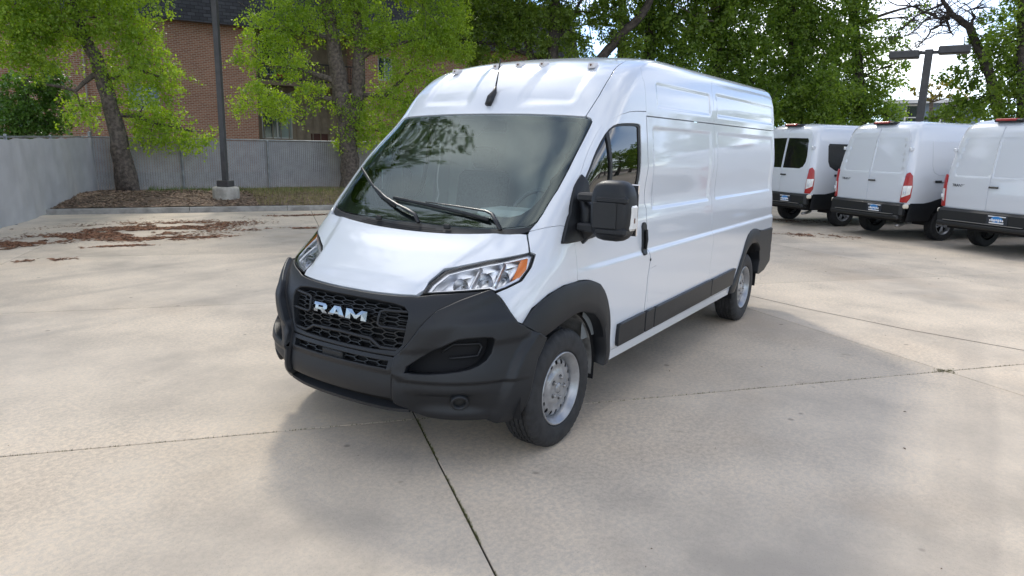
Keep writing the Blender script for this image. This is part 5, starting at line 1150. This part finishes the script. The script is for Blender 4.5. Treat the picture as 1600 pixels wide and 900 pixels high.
# recessed balcony bay
wall(8.15, 12.9, -.1, 7.35, [(8.5, 10.0, 1.9, 4.15), (10.9, 11.8, .2, 2.2), (8.5, 10.0, 5.0, 6.9)], y=1.1, m=SIDING, nm='siding_wall', th=.2)
window(8.5, 10.0, 1.9, 4.15, y=1.2, curt=(.62, 1.0)); window(8.5, 10.0, 5.0, 6.9, y=1.2)
mesh('red_door', [(10.9, 1.2, .2), (11.8, 1.2, .2), (11.8, 1.2, 2.2), (10.9, 1.2, 2.2)], [(0, 1, 2, 3)], bld, mat('door_red', (.10, .03, .02), .5))
b = MB()
for k in range(12): b.box((8.2 + k * .4, 1.06, 3.0), (.03, .05, 6))
b.build('siding_batten', SIDING, bld)
b = MB(); b.box((10.5, .55, 4.55), (4.7, 1.1, .22)); b.build('balcony_floor', FASC, bld)
b = MB(); b.box((10.5, .03, 5.55), (4.7, .05, .06)); b.box((10.5, .03, 4.72), (4.7, .05, .05))
for k in range(34): b.box((8.2 + k * .138, .03, 5.13), (.02, .02, .78))
b.build('balcony_railing', BLK2, bld)
b = MB(); b.box((9.45, .5, 4.95), (.5, .3, .25), bev=.03); tag(b.build('red_item', REDP, None), 'small red object standing on the apartment balcony', 'object').matrix_world = Matrix.Translation((BA[0], BA[1], 0)) @ Matrix.Rotation(rot, 4, 'Z')
wall(12.9, 26, -.1, 7.35, [(16.0, 17.3, 3.0, 4.15), (14.2, 15.0, 5.0, 6.2)])
window(16.0, 17.3, 3.0, 4.15); window(14.2, 15.0, 5.0, 6.2)
mesh('side_return', [(8.15, 0, -.1), (8.15, 1.1, -.1), (8.15, 1.1, 7.35), (8.15, 0, 7.35)], [(0, 1, 2, 3)], bld, BRK)
mesh('side_return', [(12.9, 0, -.1), (12.9, 1.1, -.1), (12.9, 1.1, 7.35), (12.9, 0, 7.35)], [(0, 1, 2, 3)], bld, BRK)
mesh('mansard_roof', [(-9.5, -.45, 6.95), (26.5, -.45, 6.95), (26.5, .6, 9.9), (-9.5, .6, 9.9), (-9.5, 12, 9.95), (26.5, 12, 9.95)], [(0, 1, 2, 3), (3, 2, 5, 4)], bld, SHG)
mesh('soffit', [(-9.5, -.45, 6.945), (26.5, -.45, 6.945), (26.5, 1.1, 6.945), (-9.5, 1.1, 6.945)], [(0, 1, 2, 3)], bld, FASC)
mesh('end_wall', [(-9, 0, -.1), (-9, 12, -.1), (-9, 12, 9.9), (-9, .3, 9.9), (-9, 0, 7.35)], [(0, 1, 2, 3, 4)], bld, BRK)
b = MB(); b.tube([(bx_((11.9, 29.5)), -.08, 0), (bx_((11.9, 29.5)), -.08, 7.0)], .035, 8); b.build('downspout', mat('downspout_paint', (.30, .26, .22), .6), bld)
# ================================================================ blue house far right
hs_ = empty('blue_house', (51.2, 1.2, 0), math.radians(-88), 'small blue grey house with white framed windows glimpsed between the trees', 'house')
BLU = mat('blue_siding', (.17, .22, .27), .8, noise=(2, .1))
mesh('wall', [(-1.6, 0, 0), (4, 0, 0), (4, 0, 5.4), (-1.6, 0, 5.4), (-1.6, 7, 0), (-1.6, 7, 5.4)], [(0, 1, 2, 3), (0, 3, 5, 4)], hs_, BLU)
mesh('roof', [(-2.1, -.5, 5.35), (4.5, -.5, 5.35), (4.5, 4, 5.75), (-2.1, 4, 5.75), (-2.1, 7.5, 5.35), (4.5, 7.5, 5.35)], [(0, 1, 2, 3), (3, 2, 5, 4)], hs_, mat('house_roof', (.08, .08, .085), .8))
b = MB(); b.box((1.2, -.52, 5.33), (6.6, .06, .22)); b.build('fascia', TRIM, hs_)
for x0 in (-.35, 1.7):
    f = empty('window', (0, 0, 0)); f.parent = hs_
    b = MB()
    for (c, d, e_, h_) in ((x0 + .45, 5.12, .9, .1), (x0 + .45, 3.5, .9, .1), (x0 + .05, 4.31, .1, 1.52), (x0 + .85, 4.31, .1, 1.52), (x0 + .45, 4.31, .7, .07)): b.box((c, -.04, d), (e_, .08, h_))
    b.build('frame', TRIM, f); mesh('pane', [(x0 + .1, -.02, 3.55), (x0 + .8, -.02, 3.55), (x0 + .8, -.02, 5.07), (x0 + .1, -.02, 5.07)], [(0, 1, 2, 3)], f, WGL)
# ================================================================ parked vans seen from behind
TZ = np.array([.42, .60, .83, 1.10, 1.40, 1.80, 2.10, 2.30, 2.42, 2.50, 2.545, 2.56])
TW = np.array([.96, 1.00, 1.015, 1.03, 1.03, .985, .94, .905, .87, .80, .60, .02])
TX = np.array([.03, .01, .0, .0, .015, .07, .115, .16, .22, .32, .45, .70])
TF = np.array([5.85, 5.9, 5.85, 5.7, 5.0, 4.6, 4.3, 4.1, 4.0, 3.9, 3.7, 3.3])
TT_ = np.concatenate([[0], np.cumsum(np.hypot(np.diff(TZ), np.diff(TW)))]); TRc = .16
def PT(s, t):
    s, t = np.broadcast_arrays(np.asarray(s, float), np.asarray(t, float)); sg = np.where(s < 0, 1., -1.); a = np.abs(s)
    f = lambda A: np.interp(t, TT_, A)
    k = np.zeros_like(t)
    # smooth profiles
    def sm(A): return (f2(A, t - .03) + 2 * f2(A, t) + f2(A, t + .03)) / 4
    f2 = lambda A, q: np.interp(q, TT_, A)
    W_, z, xr, xf = sm(TW), sm(TZ), sm(TX), sm(TF); R_ = np.minimum(TRc, W_ * .9); Lf = W_ - R_; al = R_ * math.pi / 2
    ph = np.clip((a - Lf) / R_, 0, math.pi / 2); ex = np.maximum(a - Lf - al, 0)
    x = xr + R_ * (1 - np.cos(ph)) + ex - .03 * (1 - np.clip(a / np.maximum(Lf, .1), 0, 1) ** 2) * (W_ > .5); y = np.minimum(a, Lf) + R_ * np.sin(ph)
    over = np.maximum(x - (xf - .8), 0); x = np.minimum(x, xf); y = y - np.where(over > 0, .35 * (np.clip(over / .8, 0, 1)) ** 3 * y, 0)
    return np.stack([x, y * sg, z], -1)
tz = lambda z: float(np.interp(z, TZ, TT_))
idc = lambda q: np.array(q, float)
idb = lambda q: (q[..., 0], q[..., 1])
def tpanel(name, poly, m, parent, off=0., **kw):
    kw.setdefault('res', .12); return panel(name, poly, m, parent, PF=PT, conv=idb, uvf=idc, off=off, ctr=(3, 0, 1.2), **kw)
def TR(y, z): return (y, tz(z))                 # on the rear face: y>0 is the vehicle's right
def TS(x, z):                                    # on the side, x metres ahead of the rear face
    W_ = float(np.interp(z, TZ, TW)); xr = float(np.interp(z, TZ, TX)); return ((W_ - TRc) + TRc * math.pi / 2 + x - xr - TRc, tz(z))
TWHEEL = make_wheel(.365, .225, alloy=True, rimr=.225); 
def text_mesh(name, s, size, m, parent, Mx, ext=.002):
    cu = bpy.data.curves.new(name, 'FONT'); cu.body = s; cu.size = size; cu.extrude = ext; cu.align_x = 'CENTER'; ob = bpy.data.objects.new(name, cu); me = bpy.data.meshes.new_from_object(ob); bpy.data.objects.remove(ob); o = link(name, me, parent, m); o.matrix_local = Mx; return o
def transit(loc, az, label, glazed=False, plate=True):
    r = empty('parked_van', (loc[0], loc[1], 0), math.radians(az), label, 'van', 'white vans parked in a row with their rears to the lot')
    tz0 = .83
    # body shell (white) and lower cladding (black)
    def shell(name, z0, z1, m, off, nz):
        ss = np.concatenate([np.linspace(0, .86, 7), np.linspace(.88, 1.12, 8), np.linspace(1.3, 6.9, 30)]); ss = np.concatenate([-ss[::-1], ss[1:]]); tt = np.linspace(tz(z0), tz(z1), nz); S_, T_ = np.meshgrid(ss, tt); p, n_ = surf_eval(PT, np.stack([S_, T_], -1), conv=idb, ctr=(3, 0, 1.2)); p = p + n_ * off; ns = len(ss)
        F = [(j * ns + i, j * ns + i + 1, (j + 1) * ns + i + 1, (j + 1) * ns + i) for j in range(nz - 1) for i in range(ns - 1)]; return mesh(name, p.reshape(-1, 3), F, r, m, True)
    cut = 0
    body = shell('body', .80, 2.56, WHITE, 0, 34)
    mesh('bonnet_closure', [(5.6, -.9, .8), (5.6, .9, .8), (4.2, .7, 2.3), (4.2, -.7, 2.3)], [(0, 1, 2, 3)], r, BLK2)
    lo = MB(); lo.box((2.9, 0, .52), (5.6, 1.7, .22)); lo.build('underbody', DARK, r)
    # side cladding with a wheel opening
    for sg in (1, -1):
        wx, wr = 1.20, .47
        arc = [TS(wx + wr * math.cos(a), max(.44, .38 + wr * math.sin(a))) for a in np.linspace(math.radians(8), math.radians(172), 16)]
        q = [TS(.12, .44), TS(.12, .825)] + [TS(.5, .825), TS(.70, .86), TS(.95, .93), TS(1.2, .95), TS(1.45, .93), TS(1.70, .86), TS(1.9, .825), TS(5.4, .80), TS(5.4, .46)] + arc
        tpanel('side_cladding', [(a * sg, b_) for a, b_ in q], BLK, r, off=.022, skirt=.03)
        V = [];
        for y in (.6, 1.0):
            for a in np.linspace(math.radians(-5), math.radians(185), 20): V.append((wx + .47 * math.cos(a), -y * sg, .38 + .47 * math.sin(a)))
        mesh('wheel_well', V, [(k, k + 1, 21 + k, 20 + k) for k in range(19)] + [tuple(range(20))], r, DARK)
    # rear doors
    dq = [(0.008, .835), (.895, .835), (.905, 1.3), (.865, 1.8), (.80, 2.2), (.74, 2.33), (.66, 2.385), (.008, 2.395)]
    wq = [(.09, 1.42), (.62, 1.42), (.70, 1.47), (.745, 1.56), (.75, 1.75), (.70, 2.10), (.66, 2.16), (.09, 2.17)]
    wq = [(.03, 1.44), (.60, 1.44), (.70, 1.49), (.755, 1.60), (.76, 1.75), (.705, 2.12), (.66, 2.18), (.03, 2.19)]
    for sg in (1, -1):
        def dd(b_, sg=sg):
            y, z = np.abs(b_[..., 1]), b_[..., 2]; m_ = sstep(y, .0, .03) * (1 - sstep(y, .72 - (z - 1.8) * .12, .76 - (z - 1.8) * .12)) * sstep(z, 1.44, 1.50) * (1 - sstep(z, 2.14, 2.20)); return -.022 * m_ * (0 if glazed else 1) - .012 * (1 - sstep(z, 1.0, 1.06)) * 0
        hol = [[(a * sg, tz(z)) for a, z in wq]] if glazed else ()
        d_ = tpanel('rear_door', [(a * sg, tz(z)) for a, z in dq], WHITE, r, off=.012, holes=hol, res=.07, skirt=.018, disp=dd, gap=.004)
        if glazed: tpanel('rear_window', [(a * sg, tz(z)) for a, z in wq], mat('privacy_glass', (.008, .009, .009), .05, spec=.7), d_, off=.006, res=.1, skirt=.01)
        for z in (1.05, 1.95):
            p, n_ = surf_eval(PT, np.array([TR(.955 * sg if z < 1.5 else .89 * sg, z)]), conv=idb, ctr=(3, 0, 1.2)); b = MB(); b.box(p[0] + n_[0] * .015, (.10, .05, .07), bev=.01); b.build('door_hinge', WHITE, d_)
        b = MB(); yy = -sg
        q = [TR(.93 * sg, .86), TR(1.005 * sg, .86), TS(.16, .9), TS(.155, 1.38)][:2] + []
        tl = [(.875, .845), (.99, .845), (1.045, .95), (1.055, 1.15), (1.03, 1.40), (.97, 1.47), (.925, 1.44), (.90, 1.2)]
        L1 = [(a * sg, tz(z)) for a, z in tl]
        t_ = tpanel('tail_light', L1, REDP, r, off=.035, res=.05, skirt=.04, rnd=.008)
        tpanel('reversing_lamp', [(a * sg, tz(z)) for a, z in [(.893, .94), (1.03, 1.02), (1.045, 1.20), (.905, 1.19)]], CLEARW, t_, off=.039, res=.05, skirt=.01)
        b = MB(); b.box((.02, -.985 * sg, .76), (.12, .10, .09), R=np.array(Matrix.Rotation(-.5 * sg, 3, 'Z')), bev=.02); b.build('corner_reflector', mat('reflector_pale', (.65, .60, .48), .2, coat=1), r)
        b = MB(); b.box((-.105, -.55 * sg, .52), (.02, .16, .045), bev=.006); b.build('bumper_reflector', REDP, r)
    if True:
        p, n_ = surf_eval(PT, np.array([TR(.10, 1.27)]), conv=idb, ctr=(3, 0, 1.2)); b = MB(); b.box(p[0] + n_[0] * .03, (.03, .19, .035), bev=.01); b.build('door_handle', BLK2, r)
        p, n_ = surf_eval(PT, np.array([TR(.40, .95)]), conv=idb, ctr=(3, 0, 1.2)); b = MB(); b.lathe([(0, -.012), (.05, -.008), (.055, .01)], c=p[0], axis='X', seg=20, ry=.5); b.build('emblem', mat('emblem_blue', (.01, .03, .12), .2, coat=1), r)
    Mt = lambda y, z, x=-.055: Matrix.Translation((x, y, z)) @ Matrix.Rotation(math.radians(-90), 4, 'Z') @ Matrix.Rotation(math.radians(90), 4, 'X')
    if not glazed: text_mesh('door_lettering', 'TRANSIT 250', .075, GLOSSBLK, r, Mt(.56, 1.245, -.02)); text_mesh('door_lettering', 'AWD', .04, GLOSSBLK, r, Mt(.72, .90, -.025)) if False else None
    # bumper, plate, marker, exhaust
    b = MB(); b.box((-.005, 0, .675), (.17, 1.98, .29), bev=.05); b.box((-.04, 0, .52), (.17, 1.90, .10), bev=.03); b.build('rear_bumper', BLK2, r)
    b = MB(); b.box((-.095, 0, .585), (.05, 1.60, .012)); b.build('bumper_step_edge', STEEL, r)
    pl = MB(); pl.box((-.096, -.30, .68), (.012, .40, .20), bev=.003); plo = pl.build('licence_plate', mat('plate_dark', (.02, .025, .035), .3), r)
    b = MB(); b.lathe([(0, -.108), (.115, -.106)], c=(0, -.30, .69), axis='X', seg=24, ry=.50); b.build('plate_logo', mat('plate_blue', (.03, .22, .55), .3), plo)
    b = MB()
    for k_ in range(7): b.box((-.110, -.42 + k_ * .04, .672 + .006 * (k_ % 2)), (.003, .026, .034 + .008 * (k_ % 3)), R=np.array(Matrix.Rotation(-.25, 3, 'X')))
    b.build('plate_print', mat('plate_white', (.8, .8, .8), .4), plo)
    b = MB(); b.box((-.104, -.30, .745), (.004, .34, .018)); b.box((-.104, -.30, .625), (.004, .28, .022)); b.build('plate_strip', mat('plate_white'), plo)
    p, n_ = surf_eval(PT, np.array([TR(.0, 2.475)]), conv=idb, ctr=(3, 0, 1.2)); p = p[0]; b = MB(); b.box((p[0] + .02, 0, p[2] + .035), (.20, .56, .055), bev=.018); ch = b.build('high_brake_light', BLK2, r); b = MB(); b.box((p[0] - .04, .04, p[2] + .05), (.12, .40, .045), bev=.015); b.build('brake_lens', REDP, ch)
    b = MB(); b.tube([(.5, -.6, .36), (.25, -.74, .34), (.05, -.80, .33)], .035, 10); b.build('exhaust_pipe', STEEL, r)
    # side features (the right side faces the lot)
    if glazed:
        for x0, x1 in ((.50, 1.75), (1.95, 3.1), (3.3, 4.0)):
            tpanel('side_window', [TS(x0 + .05, 1.50), TS(x0, 1.62), TS(x0, 2.0), TS(x0 + .04, 2.06), TS(x1, 2.06), TS(x1, 1.40), TS(x0 + .25, 1.40)], mat('privacy_glass'), r, off=.004, res=.1, skirt=.01)
    else:
        for x0, x1 in ((.62, 2.2), (2.3, 3.7)):
            tpanel('side_inset', [TS(x0 + .05, 1.48), TS(x0, 1.62), TS(x0, 2.10), TS(x0 + .04, 2.14), TS(x1, 2.14), TS(x1, 1.42), TS(x0 + .2, 1.42)], WHITE, r, off=.006, res=.1, skirt=.012, rnd=.006)
    tpanel('door_rail', [TS(.75, 1.255), TS(.75, 1.29), TS(2.3, 1.29), TS(2.3, 1.255)], GAL, r, off=.012, res=.2, skirt=.02)
    b = MB(); p, n_ = surf_eval(PT, np.array([TS(.80, 1.29)]), conv=idb, ctr=(3, 0, 1.2)); b.box(p[0] + n_[0] * .02, (.18, .03, .05), bev=.01); b.build('rail_end_cap', BLK2, r)
    for (x, sg) in ((1.20, -1), (1.20, 1), (4.95, -1), (4.95, 1)):
        c = copy_tree(TWHEEL, r); c.location = (x, sg * 1.01, .36); c.rotation_euler = (0, random.uniform(0, 1), 0 if sg < 0 else math.pi)
    return r
transit((15.39, 1.21), -35.6, 'white passenger van with dark tinted rear and side windows, leftmost of the parked row', True)
transit((13.87, -1.02), -37.0, 'white panel van with windowless rear doors parked in the middle of the row')
transit((12.40, -3.24), -38.1, 'white panel van cut off by the right edge, rightmost of the parked row')
for c in list(TWHEEL.children): bpy.data.objects.remove(c)
bpy.data.objects.remove(TWHEEL)
print('leaves', NLEAF[0], 'objects', len(bpy.data.objects))
